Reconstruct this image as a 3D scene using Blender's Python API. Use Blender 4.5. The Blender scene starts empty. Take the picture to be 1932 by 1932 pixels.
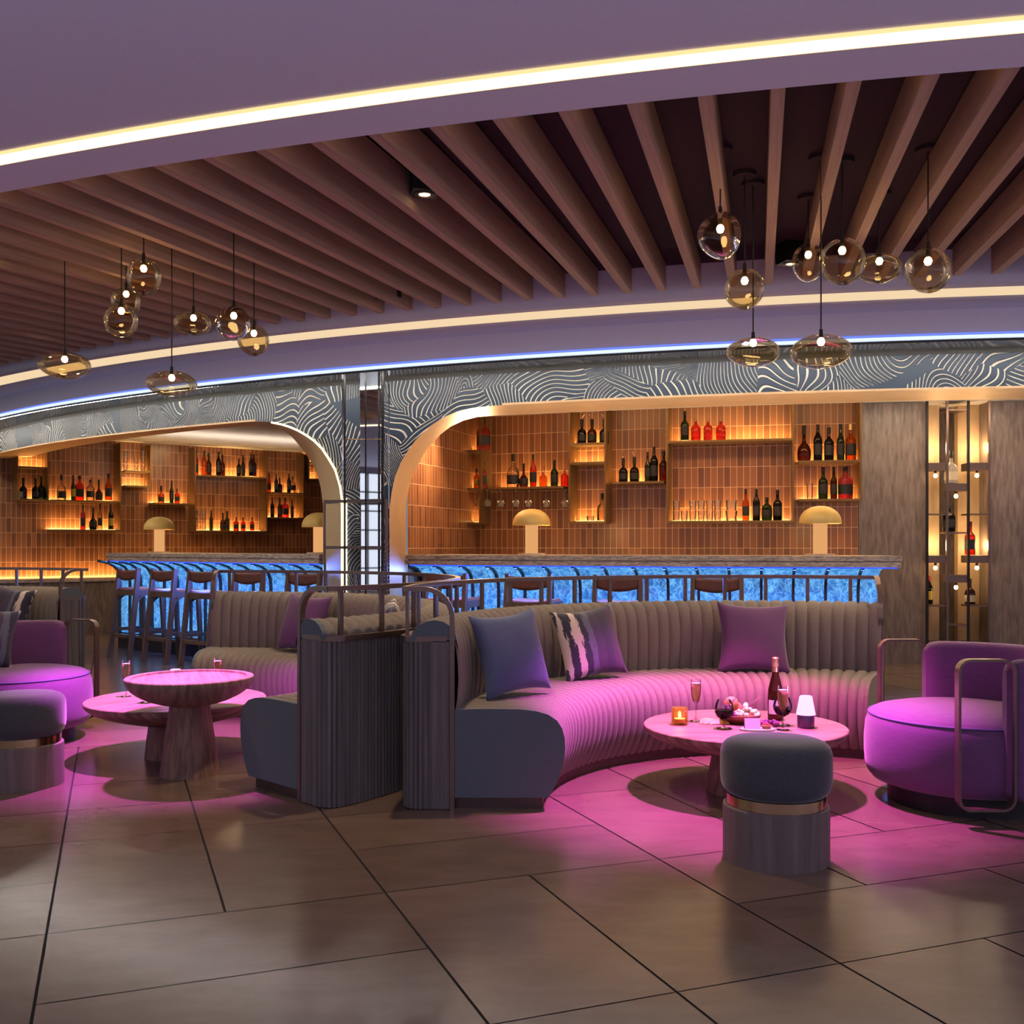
import bpy, math, random
from mathutils import Vector, Matrix
random.seed(7)
S = bpy.context.scene
COL = S.collection
D2R = math.pi / 180

# ------------------------------------------------------------------ camera, world, exposure
cam_d = bpy.data.cameras.new('camera'); cam = bpy.data.objects.new('camera', cam_d); COL.objects.link(cam)
cam.location = (0, 0, 1.2); cam.rotation_euler = (math.pi / 2, 0, 0)
cam_d.sensor_width = 36; cam_d.lens = 36 * 1961 / 1932; cam_d.shift_y = 63.5 / 1932; cam_d.clip_start = 0.05
S.camera = cam
S.view_settings.view_transform = 'Standard'; S.view_settings.look = 'None'
S.view_settings.gamma = 1; S.view_settings.exposure = 0.0
try: S.view_settings.use_curve_mapping = False
except Exception: pass
try:
    S.cycles.use_denoising = True
    S.cycles.max_bounces = 8; S.cycles.diffuse_bounces = 3; S.cycles.glossy_bounces = 4
    S.cycles.transparent_max_bounces = 16; S.cycles.transmission_bounces = 4
    S.cycles.caustics_reflective = False; S.cycles.caustics_refractive = False
    S.cycles.use_adaptive_sampling = True; S.cycles.adaptive_threshold = 0.03
    S.cycles.sample_clamp_indirect = 4.0; S.cycles.blur_glossy = 0.5
except Exception: pass

W = bpy.data.worlds.new('world'); S.world = W; W.use_nodes = True
wt = W.node_tree; wt.nodes.clear()
wo = wt.nodes.new('ShaderNodeOutputWorld'); wb = wt.nodes.new('ShaderNodeBackground')
wg = wt.nodes.new('ShaderNodeTexCoord'); wsx = wt.nodes.new('ShaderNodeSeparateXYZ'); wr = wt.nodes.new('ShaderNodeValToRGB')
wm = wt.nodes.new('ShaderNodeMapRange')
wt.links.new(wg.outputs['Generated'], wsx.inputs[0]); wt.links.new(wsx.outputs['Z'], wm.inputs['Value'])
wm.inputs['From Min'].default_value = -1; wm.inputs['From Max'].default_value = 1
wt.links.new(wm.outputs[0], wr.inputs[0])
WORLD_LOW = (1.90, 1.72, 2.45, 1); WORLD_HOR = (0.20, 0.195, 0.22, 1)  # lilac glow from below, added to brighten the ceiling
wr.color_ramp.elements[0].position = 0.30; wr.color_ramp.elements[0].color = WORLD_LOW
wr.color_ramp.elements[1].position = 0.5; wr.color_ramp.elements[1].color = WORLD_HOR
wt.links.new(wr.outputs[0], wb.inputs[0]); wb.inputs[1].default_value = 1.0
wt.links.new(wb.outputs[0], wo.inputs[0])

def lamp(name, kind, loc, energy, color, radius=0.05, target=None, spot=None, blend=0.4, size=None, size_y=None, parent=None):
    d = bpy.data.lights.new(name, kind); o = bpy.data.objects.new(name, d); COL.objects.link(o)
    d.energy = energy; d.color = color
    if kind in ('POINT', 'SPOT'): d.shadow_soft_size = radius
    if kind == 'SPOT': d.spot_size = spot * D2R; d.spot_blend = blend
    if kind == 'AREA':
        d.shape = 'RECTANGLE'; d.size = size; d.size_y = size_y or size
    o.location = loc
    if target is not None:
        o.rotation_euler = (Vector(target) - Vector(loc)).to_track_quat('-Z', 'Y').to_euler()
    if parent is not None:
        o.location = Vector(loc) - parent.location; o.parent = parent
    return o
PINK = (0.90, 0.13, 0.95); WARM = (1.0, 0.62, 0.28)
lamp('pink_spot', 'SPOT', (1.14, 5.1, 2.2), 1300, PINK, 0.04, (1.14, 5.1, 0), 70, 0.6)
lamp('pink_spot', 'SPOT', (-1.92, 5.97, 2.03), 850, PINK, 0.04, (-1.92, 5.97, 0), 73, 0.6)
lamp('side_beam', 'SPOT', (3.45, 5.3, 2.78), 150, (1, .72, .45), .04, (2.15, 5.85, .3), 55, .8)
lamp('blue_beam', 'SPOT', (-9.9, 9.06, 2.5), 9000, (0.5, 0.52, 1.0), 0.02, (-1.25, 3.29, 0), 2.6, 0.8)  # added spot that lays a blue streak on the floor

# ------------------------------------------------------------------ ring geometry: everything is concentric about CC
CC = Vector((5.36, 22.51))
def PR(th, R, z=0.0):
    return Vector((CC.x + R * math.sin(th * D2R), CC.y - R * math.cos(th * D2R), z))
def ray_Y(px, R):
    a = (px - 966) / 1961.0
    A = a * a + 1; B = -2 * (a * CC.x + CC.y); D = CC.x ** 2 + CC.y ** 2 - R * R
    return (-B - math.sqrt(B * B - 4 * A * D)) / (2 * A)
def TH(px, R):
    Y = ray_Y(px, R); X = (px - 966) / 1961.0 * Y
    return math.degrees(math.atan2(X - CC.x, CC.y - Y))
def ZZ(py, Y): return 1.2 + (1029.5 - py) / 1961.0 * Y
def at(px, py, Y): return Vector(((px - 966) / 1961.0 * Y, Y, ZZ(py, Y)))

# ------------------------------------------------------------------ materials
MATS = {}
def newmat(name):
    m = bpy.data.materials.new(name); m.use_nodes = True; nt = m.node_tree; nt.nodes.clear()
    out = nt.nodes.new('ShaderNodeOutputMaterial'); return m, nt, out
def N(nt, t, **kw):
    n = nt.nodes.new(t)
    for k, v in kw.items():
        if k in n.inputs.keys(): n.inputs[k].default_value = v
        else: setattr(n, k, v)
    return n
def coords(nt, scale=(1, 1, 1), kind='Object', rot=(0, 0, 0)):
    tc = N(nt, 'ShaderNodeTexCoord'); mp = N(nt, 'ShaderNodeMapping')
    mp.inputs['Scale'].default_value = scale; mp.inputs['Rotation'].default_value = rot
    nt.links.new(tc.outputs[kind], mp.inputs[0]); return mp.outputs[0]
def ramp(nt, fac, stops):
    r = N(nt, 'ShaderNodeValToRGB'); e = r.color_ramp.elements
    while len(e) < len(stops): e.new(0.5)
    for i, (p, c) in enumerate(stops): e[i].position = p; e[i].color = (*c, 1)
    nt.links.new(fac, r.inputs[0]); return r.outputs[0]
def pbr(name, c1, c2=None, rough=0.5, metal=0.0, scale=(8, 8, 8), nscale=1.0, bump=0.0, bscale=None, sheen=0.0, detail=4, spec=0.5, distort=0.0, rough2=None, coord='Object', coat=0.0):
    if name in MATS: return MATS[name]
    m, nt, out = newmat(name); b = N(nt, 'ShaderNodeBsdfPrincipled')
    b.inputs['Roughness'].default_value = rough; b.inputs['Metallic'].default_value = metal
    b.inputs['Specular IOR Level'].default_value = spec
    if sheen: b.inputs['Sheen Weight'].default_value = sheen; b.inputs['Sheen Roughness'].default_value = 0.4
    if coat: b.inputs['Coat Weight'].default_value = coat; b.inputs['Coat Roughness'].default_value = 0.1
    v = coords(nt, scale, coord)
    nz = N(nt, 'ShaderNodeTexNoise'); nz.inputs['Scale'].default_value = nscale; nz.inputs['Detail'].default_value = detail
    nz.inputs['Distortion'].default_value = distort
    nt.links.new(v, nz.inputs['Vector'])
    c2 = c2 or tuple(x * 0.85 for x in c1)
    nt.links.new(ramp(nt, nz.outputs['Fac'], [(0.3, c2), (0.7, c1)]), b.inputs['Base Color'])
    if rough2 is not None:
        mr = N(nt, 'ShaderNodeMapRange'); nt.links.new(nz.outputs['Fac'], mr.inputs[0])
        mr.inputs['From Min'].default_value = 0.3; mr.inputs['From Max'].default_value = 0.7
        mr.inputs['To Min'].default_value = rough; mr.inputs['To Max'].default_value = rough2
        nt.links.new(mr.outputs[0], b.inputs['Roughness'])
    if bump:
        bp = N(nt, 'ShaderNodeBump'); bp.inputs['Strength'].default_value = bump; bp.inputs['Distance'].default_value = 0.004
        n2 = N(nt, 'ShaderNodeTexNoise'); n2.inputs['Scale'].default_value = bscale or nscale; n2.inputs['Detail'].default_value = 3
        nt.links.new(v, n2.inputs['Vector']); nt.links.new(n2.outputs['Fac'], bp.inputs['Height'])
        nt.links.new(bp.outputs[0], b.inputs['Normal'])
    nt.links.new(b.outputs[0], out.inputs[0]); MATS[name] = m; return m
def emit(name, color, strength):
    if name in MATS: return MATS[name]
    m, nt, out = newmat(name); e = N(nt, 'ShaderNodeEmission'); e.inputs[0].default_value = (*color, 1); e.inputs[1].default_value = strength
    nt.links.new(e.outputs[0], out.inputs[0]); MATS[name] = m; return m
def glass(name, tint, refl=1.0, rough=0.02, body=0.0, bodycol=None):
    """thin clear glass: tinted transparency with a fresnel sheen, so lamps behind it still light the room"""
    if name in MATS: return MATS[name]
    m, nt, out = newmat(name)
    t = N(nt, 'ShaderNodeBsdfTransparent'); t.inputs[0].default_value = (*tint, 1)
    g = N(nt, 'ShaderNodeBsdfGlossy'); g.inputs['Roughness'].default_value = rough; g.inputs[0].default_value = (1, 1, 1, 1)
    lw = N(nt, 'ShaderNodeLayerWeight'); lw.inputs[0].default_value = 0.25
    mu = N(nt, 'ShaderNodeMath', operation='MULTIPLY'); mu.inputs[1].default_value = refl
    nt.links.new(lw.outputs['Fresnel'], mu.inputs[0])
    mx = N(nt, 'ShaderNodeMixShader'); nt.links.new(mu.outputs[0], mx.inputs[0])
    src = t.outputs[0]
    if body:
        d = N(nt, 'ShaderNodeBsdfDiffuse'); d.inputs[0].default_value = (*(bodycol or tint), 1)
        m2 = N(nt, 'ShaderNodeMixShader'); m2.inputs[0].default_value = body
        nt.links.new(t.outputs[0], m2.inputs[1]); nt.links.new(d.outputs[0], m2.inputs[2]); src = m2.outputs[0]
    nt.links.new(src, mx.inputs[1]); nt.links.new(g.outputs[0], mx.inputs[2])
    nt.links.new(mx.outputs[0], out.inputs[0]); MATS[name] = m; return m

M_ceil = pbr('ceiling_plaster', (0.60, 0.585, 0.68), (0.57, 0.555, 0.65), 0.9, scale=(1, 1, 1), nscale=120, bump=0.05, spec=0.1)
M_recess = pbr('recess_paint', (0.050, 0.030, 0.040), None, 0.8, nscale=5, spec=0.1)
M_ribwood = pbr('rib_oak', (0.36, 0.235, 0.175), (0.27, 0.17, 0.125), 0.6, scale=(30, 1.2, 30), nscale=2.0, bump=0.05, spec=0.2)
M_bronze = pbr('bronze_metal', (0.20, 0.14, 0.115), (0.17, 0.115, 0.095), 0.35, 0.8, nscale=6)
M_darkbronze = pbr('dark_bronze', (0.10, 0.07, 0.06), None, 0.4, 0.7, nscale=6)
M_brass = pbr('warm_brass', (0.62, 0.40, 0.20), (0.55, 0.35, 0.17), 0.25, 1.0, nscale=6)
M_champ = pbr('champagne_metal', (0.80, 0.56, 0.34), (0.72, 0.50, 0.30), 0.42, 0.75, scale=(2, 2, 2), nscale=3)
M_hammer = pbr('hammered_metal', (0.72, 0.62, 0.42), (0.55, 0.46, 0.29), 0.5, 0.5, scale=(60, 60, 60), nscale=2, bump=0.4)
M_black = pbr('black_metal', (0.014, 0.012, 0.012), None, 0.5, 0.3, nscale=6)
M_steel = pbr('lip_steel', (0.90, 0.84, 0.74), None, 0.14, 1.0, nscale=6)
M_mirror = pbr('mirror_glass', (0.85, 0.85, 0.87), (0.85, 0.85, 0.87), 0.02, 1.0)
M_chan = pbr('taupe_velvet', (0.215, 0.19, 0.17), (0.185, 0.163, 0.146), 0.9, sheen=0.08, scale=(1, 1, 1), nscale=90, bump=0.08, spec=0.15)
M_grey = pbr('slate_fabric', (0.125, 0.155, 0.17), (0.10, 0.125, 0.14), 0.9, sheen=0.3, scale=(1, 1, 1), nscale=260, bump=0.15, spec=0.1)
M_dkwood = pbr('smoked_oak', (0.175, 0.158, 0.150), (0.090, 0.080, 0.076), 0.5, scale=(45, 45, 1.2), nscale=1.2, bump=0.1, spec=0.3)
M_purple = pbr('purple_velvet', (0.165, 0.075, 0.185), (0.135, 0.058, 0.15), 0.85, sheen=0.3, scale=(2, 2, 26), nscale=9, bump=0.06, spec=0.15)
M_purpipe = pbr('violet_piping', (0.12, 0.07, 0.24), None, 0.7)
M_mauve = pbr('mauve_linen', (0.165, 0.085, 0.185), (0.13, 0.066, 0.15), 0.9, sheen=0.3, scale=(1, 1, 1), nscale=160, bump=0.2, spec=0.1)
M_bluecush = pbr('blue_linen', (0.115, 0.14, 0.26), (0.095, 0.115, 0.215), 0.9, sheen=0.3, scale=(1, 1, 1), nscale=160, bump=0.2, spec=0.1)
M_stoolfab = pbr('charcoal_velvet', (0.078, 0.082, 0.092), (0.060, 0.063, 0.072), 0.9, sheen=0.5, scale=(1, 1, 1), nscale=120, bump=0.1, spec=0.1)
M_stoolwood = pbr('grey_oak', (0.19, 0.155, 0.14), (0.125, 0.098, 0.09), 0.55, scale=(26, 26, 1.3), nscale=1.5, bump=0.06, spec=0.3)
M_tabwood = pbr('table_oak', (0.33, 0.22, 0.16), (0.13, 0.08, 0.055), 0.5, scale=(2.6, 26, 7), nscale=1.5, bump=0.06, spec=0.3, distort=0.4)
M_tabbase = pbr('trunk_oak', (0.29, 0.18, 0.12), (0.12, 0.07, 0.045), 0.5, scale=(26, 26, 2.4), nscale=1.5, bump=0.06, spec=0.3, distort=0.5)
M_barwood = pbr('stool_walnut', (0.20, 0.115, 0.08), (0.13, 0.07, 0.05), 0.45, scale=(20, 20, 2), nscale=1.5)
M_leather = pbr('cognac_leather', (0.50, 0.16, 0.06), (0.42, 0.13, 0.05), 0.45, nscale=3)
M_leather2 = pbr('oxblood_leather', (0.20, 0.065, 0.045), (0.15, 0.05, 0.035), 0.5, nscale=3)
M_trav = pbr('travertine', (0.25, 0.195, 0.17), (0.115, 0.086, 0.075), 0.45, scale=(9.0, 9.0, 1.5), nscale=3.4, detail=14, distort=0.35, bump=0.25, rough2=0.35)
M_travlit = pbr('lit_travertine', (0.55, 0.40, 0.24), (0.38, 0.26, 0.15), 0.5, scale=(4, 4, 0.8), nscale=2.2, detail=6, distort=0.5)  # travertine with the warm niche light put into its colour
M_counter = pbr('counter_travertine', (0.85, 0.66, 0.52), (0.15, 0.105, 0.085), 0.3, scale=(4.5, 4.5, 30), nscale=3.0, detail=8, distort=1.6)
M_white = pbr('white_paint', (0.75, 0.72, 0.68), None, 0.8)
M_shelfmetal = pbr('gilt_shelf', (0.24, 0.14, 0.055), (0.20, 0.115, 0.045), 0.4, 0.6, nscale=4)
M_dome = pbr('gilt_dome', (0.78, 0.50, 0.14), (0.68, 0.43, 0.12), 0.5, 0.1, scale=(40, 40, 40), nscale=3, bump=0.1)
M_paper = pbr('white_card', (0.8, 0.72, 0.76), None, 0.8)
M_gold = pbr('gold_foil', (0.75, 0.5, 0.25), None, 0.3, 0.9)

E_strip1 = emit('warm_strip_glow', (1.0, 0.82, 0.55), 3.6)
E_strip2 = emit('cream_strip_glow', (1.0, 0.74, 0.46), 0.92)
E_blue = emit('blue_strip_glow', (0.62, 0.74, 1.0), 1.35)
E_blue2 = emit('blue_halo_glow', (0.16, 0.24, 1.0), 1.2)
E_under = emit('under_counter_glow', (0.02, 0.06, 1.0), 2.2)
E_strip1b = emit('warm_strip_bloom', (1.0, 0.66, 0.30), 1.3)
E_cove = emit('cove_glow', (1.0, 0.58, 0.22), 6.0)
E_shelf = emit('shelf_glow', (1.0, 0.55, 0.18), 5.0)
E_ledge = emit('ledge_glow', (1.0, 0.52, 0.13), 2.5)
E_bulb = emit('bulb_glow', (1.0, 0.70, 0.32), 60.0)
E_bulb2 = emit('shelf_bulb_glow', (1.0, 0.66, 0.28), 9.0)
E_stem = emit('stem_painted_light', (1.0, 0.48, 0.18), 0.78)  # stem emission stands in for the bulb's light falling on it
E_pink = emit('pink_shade_glow', (1.0, 0.36, 0.96), 2.3)
E_flame = emit('flame_glow', (1.0, 0.7, 0.25), 25.0)
E_down = emit('downlight_glow', (1.0, 0.72, 0.38), 9.0)
E_archled = emit('arch_led_glow', (1.0, 0.84, 0.42), 6.0)
E_window = emit('window_glow', (0.80, 0.86, 1.0), 1.1)

G_amber = glass('smoked_amber_glass', (0.88, 0.76, 0.54), 0.8)
G_clear = glass('clear_glass', (0.93, 0.92, 0.93), 1.2)
G_wine = glass('dark_wine', (0.16, 0.03, 0.09), 0.5)
G_bubbly = glass('pale_wine', (0.95, 0.78, 0.52), 0.4, body=0.3, bodycol=(0.9, 0.62, 0.36))
G_candle = glass('amber_candle_glass', (0.95, 0.72, 0.40), 0.7, body=.1, bodycol=(.8,.5,.2))
G_shelf = glass('shelf_glassware', (0.93, 0.90, 0.86), 1.6, body=0.10, bodycol=(0.9, 0.84, 0.78))

# bottle glass colours
BG = {
 'dark': glass('dark_bottle', (0.06, 0.035, 0.02), 0.9, body=0.25, bodycol=(0.012, 0.012, 0.014)),
 'brown': glass('brown_bottle', (0.32, 0.11, 0.03), 0.8, body=0.25, bodycol=(0.05, 0.018, 0.008)),
 'amber': glass('amber_bottle', (0.85, 0.36, 0.07), 0.8, body=0.15, bodycol=(0.3, 0.10, 0.02)),
 'red': glass('red_bottle', (0.85, 0.12, 0.04), 0.8, body=0.35, bodycol=(0.5, 0.05, 0.02)),
 'pink': glass('pink_bottle', (0.8, 0.16, 0.14), 0.8, body=0.4, bodycol=(0.45, 0.07, 0.09)),
 'green': glass('green_bottle', (0.12, 0.20, 0.05), 0.9, body=0.3, bodycol=(0.02, 0.045, 0.015)),
 'clear': glass('clear_bottle', (0.82, 0.74, 0.62), 1.1, body=0.08, bodycol=(0.3, 0.28, 0.25)),
 'black': glass('black_bottle', (0.02, 0.02, 0.02), 0.9, body=0.6, bodycol=(0.008, 0.008, 0.009)),
 'white': glass('frosted_bottle', (0.6, 0.55, 0.5), 0.8, body=0.6, bodycol=(0.45, 0.40, 0.36)),
}
M_lbl_dark = pbr('dark_label', (0.02, 0.02, 0.022), None, 0.6)
M_lbl_cream = pbr('cream_label', (0.42, 0.36, 0.28), None, 0.7)
M_lbl_yel = pbr('yellow_label', (0.5, 0.36, 0.05), None, 0.7)

def mat_tile():
    m, nt, out = newmat('terracotta_tile'); b = N(nt, 'ShaderNodeBsdfPrincipled')
    tc = N(nt, 'ShaderNodeTexCoord'); br = N(nt, 'ShaderNodeTexBrick')
    br.offset = 0.0; br.squash = 1.0
    br.inputs['Scale'].default_value = 1.0; br.inputs['Brick Width'].default_value = 0.062; br.inputs['Row Height'].default_value = 0.196
    br.inputs['Mortar Size'].default_value = 0.0026; br.inputs['Mortar Smooth'].default_value = 0.2; br.inputs['Bias'].default_value = -0.15
    br.inputs['Color1'].default_value = (0.26, 0.105, 0.045, 1); br.inputs['Color2'].default_value = (0.125, 0.045, 0.02, 1)
    br.inputs['Mortar'].default_value = (0.58, 0.36, 0.23, 1)
    nt.links.new(tc.outputs['UV'], br.inputs['Vector'])
    nt.links.new(br.outputs['Color'], b.inputs['Base Color'])
    b.inputs['Roughness'].default_value = 0.28
    nz = N(nt, 'ShaderNodeTexNoise'); nz.inputs['Scale'].default_value = 14; nt.links.new(tc.outputs['UV'], nz.inputs['Vector'])
    ad = N(nt, 'ShaderNodeMath', operation='MULTIPLY_ADD'); nt.links.new(br.outputs['Fac'], ad.inputs[0]); ad.inputs[1].default_value = -1.0
    nt.links.new(nz.outputs['Fac'], ad.inputs[2])
    bp = N(nt, 'ShaderNodeBump'); bp.inputs['Strength'].default_value = 0.35; bp.inputs['Distance'].default_value = 0.004
    nt.links.new(ad.outputs[0], bp.inputs['Height']); nt.links.new(bp.outputs[0], b.inputs['Normal'])
    nt.links.new(b.outputs[0], out.inputs[0]); return m
M_tile = mat_tile()

def mat_relief():
    """carved plaster: patches of parallel wavy ridges that overlap like water"""
    m, nt, out = newmat('carved_wave_relief'); b = N(nt, 'ShaderNodeBsdfPrincipled'); L = nt.links.new
    tc = N(nt, 'ShaderNodeTexCoord')
    nz = N(nt, 'ShaderNodeTexNoise'); nz.inputs['Scale'].default_value = 1.5; nz.inputs['Detail'].default_value = 0.5
    L(tc.outputs['UV'], nz.inputs['Vector'])
    vm = N(nt, 'ShaderNodeVectorMath', operation='MULTIPLY_ADD'); L(nz.outputs['Color'], vm.inputs[0])
    vm.inputs[1].default_value = (0.75, 0.75, 0); L(tc.outputs['UV'], vm.inputs[2])
    vo = N(nt, 'ShaderNodeTexVoronoi'); vo.inputs['Scale'].default_value = 2.8; vo.voronoi_dimensions = '2D'
    L(vm.outputs[0], vo.inputs['Vector'])
    sc = N(nt, 'ShaderNodeSeparateColor'); L(vo.outputs['Color'], sc.inputs[0])
    an = N(nt, 'ShaderNodeMapRange'); L(sc.outputs[0], an.inputs[0]); an.inputs['To Min'].default_value = 0.5; an.inputs['To Max'].default_value = 2.6
    # second, gentler warp so that lines inside one patch bend
    n2 = N(nt, 'ShaderNodeTexNoise'); n2.inputs['Scale'].default_value = 2.6; n2.inputs['Detail'].default_value = 0.0
    L(tc.outputs['UV'], n2.inputs['Vector'])
    v2 = N(nt, 'ShaderNodeVectorMath', operation='MULTIPLY_ADD'); L(n2.outputs['Color'], v2.inputs[0]); v2.inputs[1].default_value = (0.30, 0.30, 0); L(tc.outputs['UV'], v2.inputs[2])
    of = N(nt, 'ShaderNodeVectorMath', operation='MULTIPLY_ADD'); L(vo.outputs['Color'], of.inputs[0]); of.inputs[1].default_value = (1.3, 1.1, 0); of.inputs[2].default_value = (-0.65, -0.85, 0)
    ce = N(nt, 'ShaderNodeVectorMath', operation='ADD'); L(vo.outputs['Position'], ce.inputs[0]); L(of.outputs[0], ce.inputs[1])
    df = N(nt, 'ShaderNodeVectorMath', operation='SUBTRACT'); L(v2.outputs[0], df.inputs[0]); L(ce.outputs[0], df.inputs[1])
    sx = N(nt, 'ShaderNodeVectorMath', operation='LENGTH'); L(df.outputs[0], sx.inputs[0])
    fr = N(nt, 'ShaderNodeMapRange'); L(sc.outputs[1], fr.inputs[0]); fr.inputs['To Min'].default_value = 130; fr.inputs['To Max'].default_value = 290
    mu = N(nt, 'ShaderNodeMath', operation='MULTIPLY'); L(sx.outputs['Value'], mu.inputs[0]); L(fr.outputs[0], mu.inputs[1])
    si = N(nt, 'ShaderNodeMath', operation='SINE'); L(mu.outputs[0], si.inputs[0])
    rr = N(nt, 'ShaderNodeMapRange'); L(si.outputs[0], rr.inputs[0]); rr.inputs['From Min'].default_value = 0.38; rr.inputs['From Max'].default_value = 1.0
    # a few patches stay smooth
    sm = N(nt, 'ShaderNodeMath', operation='GREATER_THAN'); L(sc.outputs[2], sm.inputs[0]); sm.inputs[1].default_value = 0.07
    hh = N(nt, 'ShaderNodeMath', operation='MULTIPLY'); L(rr.outputs[0], hh.inputs[0]); L(sm.outputs[0], hh.inputs[1])
    L(ramp(nt, hh.outputs[0], [(0.0, (0.032, 0.052, 0.090)), (0.35, (0.075, 0.10, 0.13)), (0.85, (0.92, 0.85, 0.75))]), b.inputs['Base Color'])
    bp = N(nt, 'ShaderNodeBump'); bp.inputs['Strength'].default_value = 1.0; bp.inputs['Distance'].default_value = 0.012
    L(hh.outputs[0], bp.inputs['Height']); L(bp.outputs[0], b.inputs['Normal'])
    b.inputs['Roughness'].default_value = 0.5; b.inputs['Metallic'].default_value = 0.15
    L(b.outputs[0], out.inputs[0]); return m
M_relief = mat_relief()

def mat_onyx():
    m, nt, out = newmat('backlit_blue_onyx'); L = nt.links.new
    v = coords(nt, (5, 5, 4))
    n1 = N(nt, 'ShaderNodeTexNoise'); n1.inputs['Scale'].default_value = 2.2; n1.inputs['Detail'].default_value = 6; n1.inputs['Distortion'].default_value = 1.2
    vo = N(nt, 'ShaderNodeTexVoronoi', feature='DISTANCE_TO_EDGE'); vo.inputs['Scale'].default_value = 3.4
    w = N(nt, 'ShaderNodeVectorMath', operation='MULTIPLY_ADD'); L(n1.outputs['Color'], w.inputs[0]); w.inputs[1].default_value = (1.0, 1.0, 1.0); L(v, w.inputs[2])
    L(v, n1.inputs['Vector']); L(w.outputs[0], vo.inputs['Vector'])
    a = ramp(nt, vo.outputs['Distance'], [(0.0, (0.24, 0.60, 0.95)), (0.09, (0.07, 0.32, 0.76)), (0.45, (0.012, 0.12, 0.48))])
    bb = ramp(nt, n1.outputs['Fac'], [(0.35, (0.55, 0.6, 0.7)), (0.65, (1.25, 1.25, 1.2))])
    mx = N(nt, 'ShaderNodeMix', data_type='RGBA', blend_type='MULTIPLY'); mx.inputs[0].default_value = 1
    L(a, mx.inputs[6]); L(bb, mx.inputs[7])
    e = N(nt, 'ShaderNodeEmission'); e.inputs[1].default_value = 1.0; L(mx.outputs[2], e.inputs[0])
    df = N(nt, 'ShaderNodeBsdfDiffuse'); df.inputs[0].default_value = (0.09, 0.13, 0.22, 1); ad = N(nt, 'ShaderNodeAddShader'); L(e.outputs[0], ad.inputs[0]); L(df.outputs[0], ad.inputs[1])
    g = N(nt, 'ShaderNodeBsdfGlossy'); g.inputs['Roughness'].default_value = 0.15
    ms = N(nt, 'ShaderNodeMixShader'); ms.inputs[0].default_value = 0.06; L(ad.outputs[0], ms.inputs[1]); L(g.outputs[0], ms.inputs[2])
    L(ms.outputs[0], out.inputs[0]); return m
M_onyx = mat_onyx()

def mat_floor():
    m, nt, out = newmat('stone_floor_tile'); L = nt.links.new; b = N(nt, 'ShaderNodeBsdfPrincipled')
    v = coords(nt, (1, 2.2, 1), rot=(0, 0, -20.9 * D2R))
    n1 = N(nt, 'ShaderNodeTexNoise'); n1.inputs['Scale'].default_value = 3.5; n1.inputs['Detail'].default_value = 8; n1.inputs['Roughness'].default_value = 0.62; n1.inputs['Distortion'].default_value = 0.2
    L(v, n1.inputs['Vector'])
    geo = N(nt, 'ShaderNodeNewGeometry')
    c = ramp(nt, n1.outputs['Fac'], [(0.15, (0.110, 0.076, 0.056)), (0.5, (0.145, 0.100, 0.076)), (0.85, (0.180, 0.128, 0.098))])
    hv = N(nt, 'ShaderNodeMapRange'); L(geo.outputs['Random Per Island'], hv.inputs[0]); hv.inputs['To Min'].default_value = 0.86; hv.inputs['To Max'].default_value = 1.14
    mx = N(nt, 'ShaderNodeVectorMath', operation='SCALE'); L(c, mx.inputs[0]); L(hv.outputs[0], mx.inputs['Scale'])
    L(mx.outputs[0], b.inputs['Base Color'])
    rr = N(nt, 'ShaderNodeMapRange'); L(n1.outputs['Fac'], rr.inputs[0]); rr.inputs['From Min'].default_value = 0.3; rr.inputs['From Max'].default_value = 0.7
    rr.inputs['To Min'].default_value = 0.24; rr.inputs['To Max'].default_value = 0.28; b.inputs['Roughness'].default_value = 0.21; b.inputs['Specular IOR Level'].default_value = 0.38
    L(b.outputs[0], out.inputs[0]); return m
M_floor = mat_floor()
M_grout = pbr('floor_grout', (0.012, 0.010, 0.010), None, 0.9)

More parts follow.
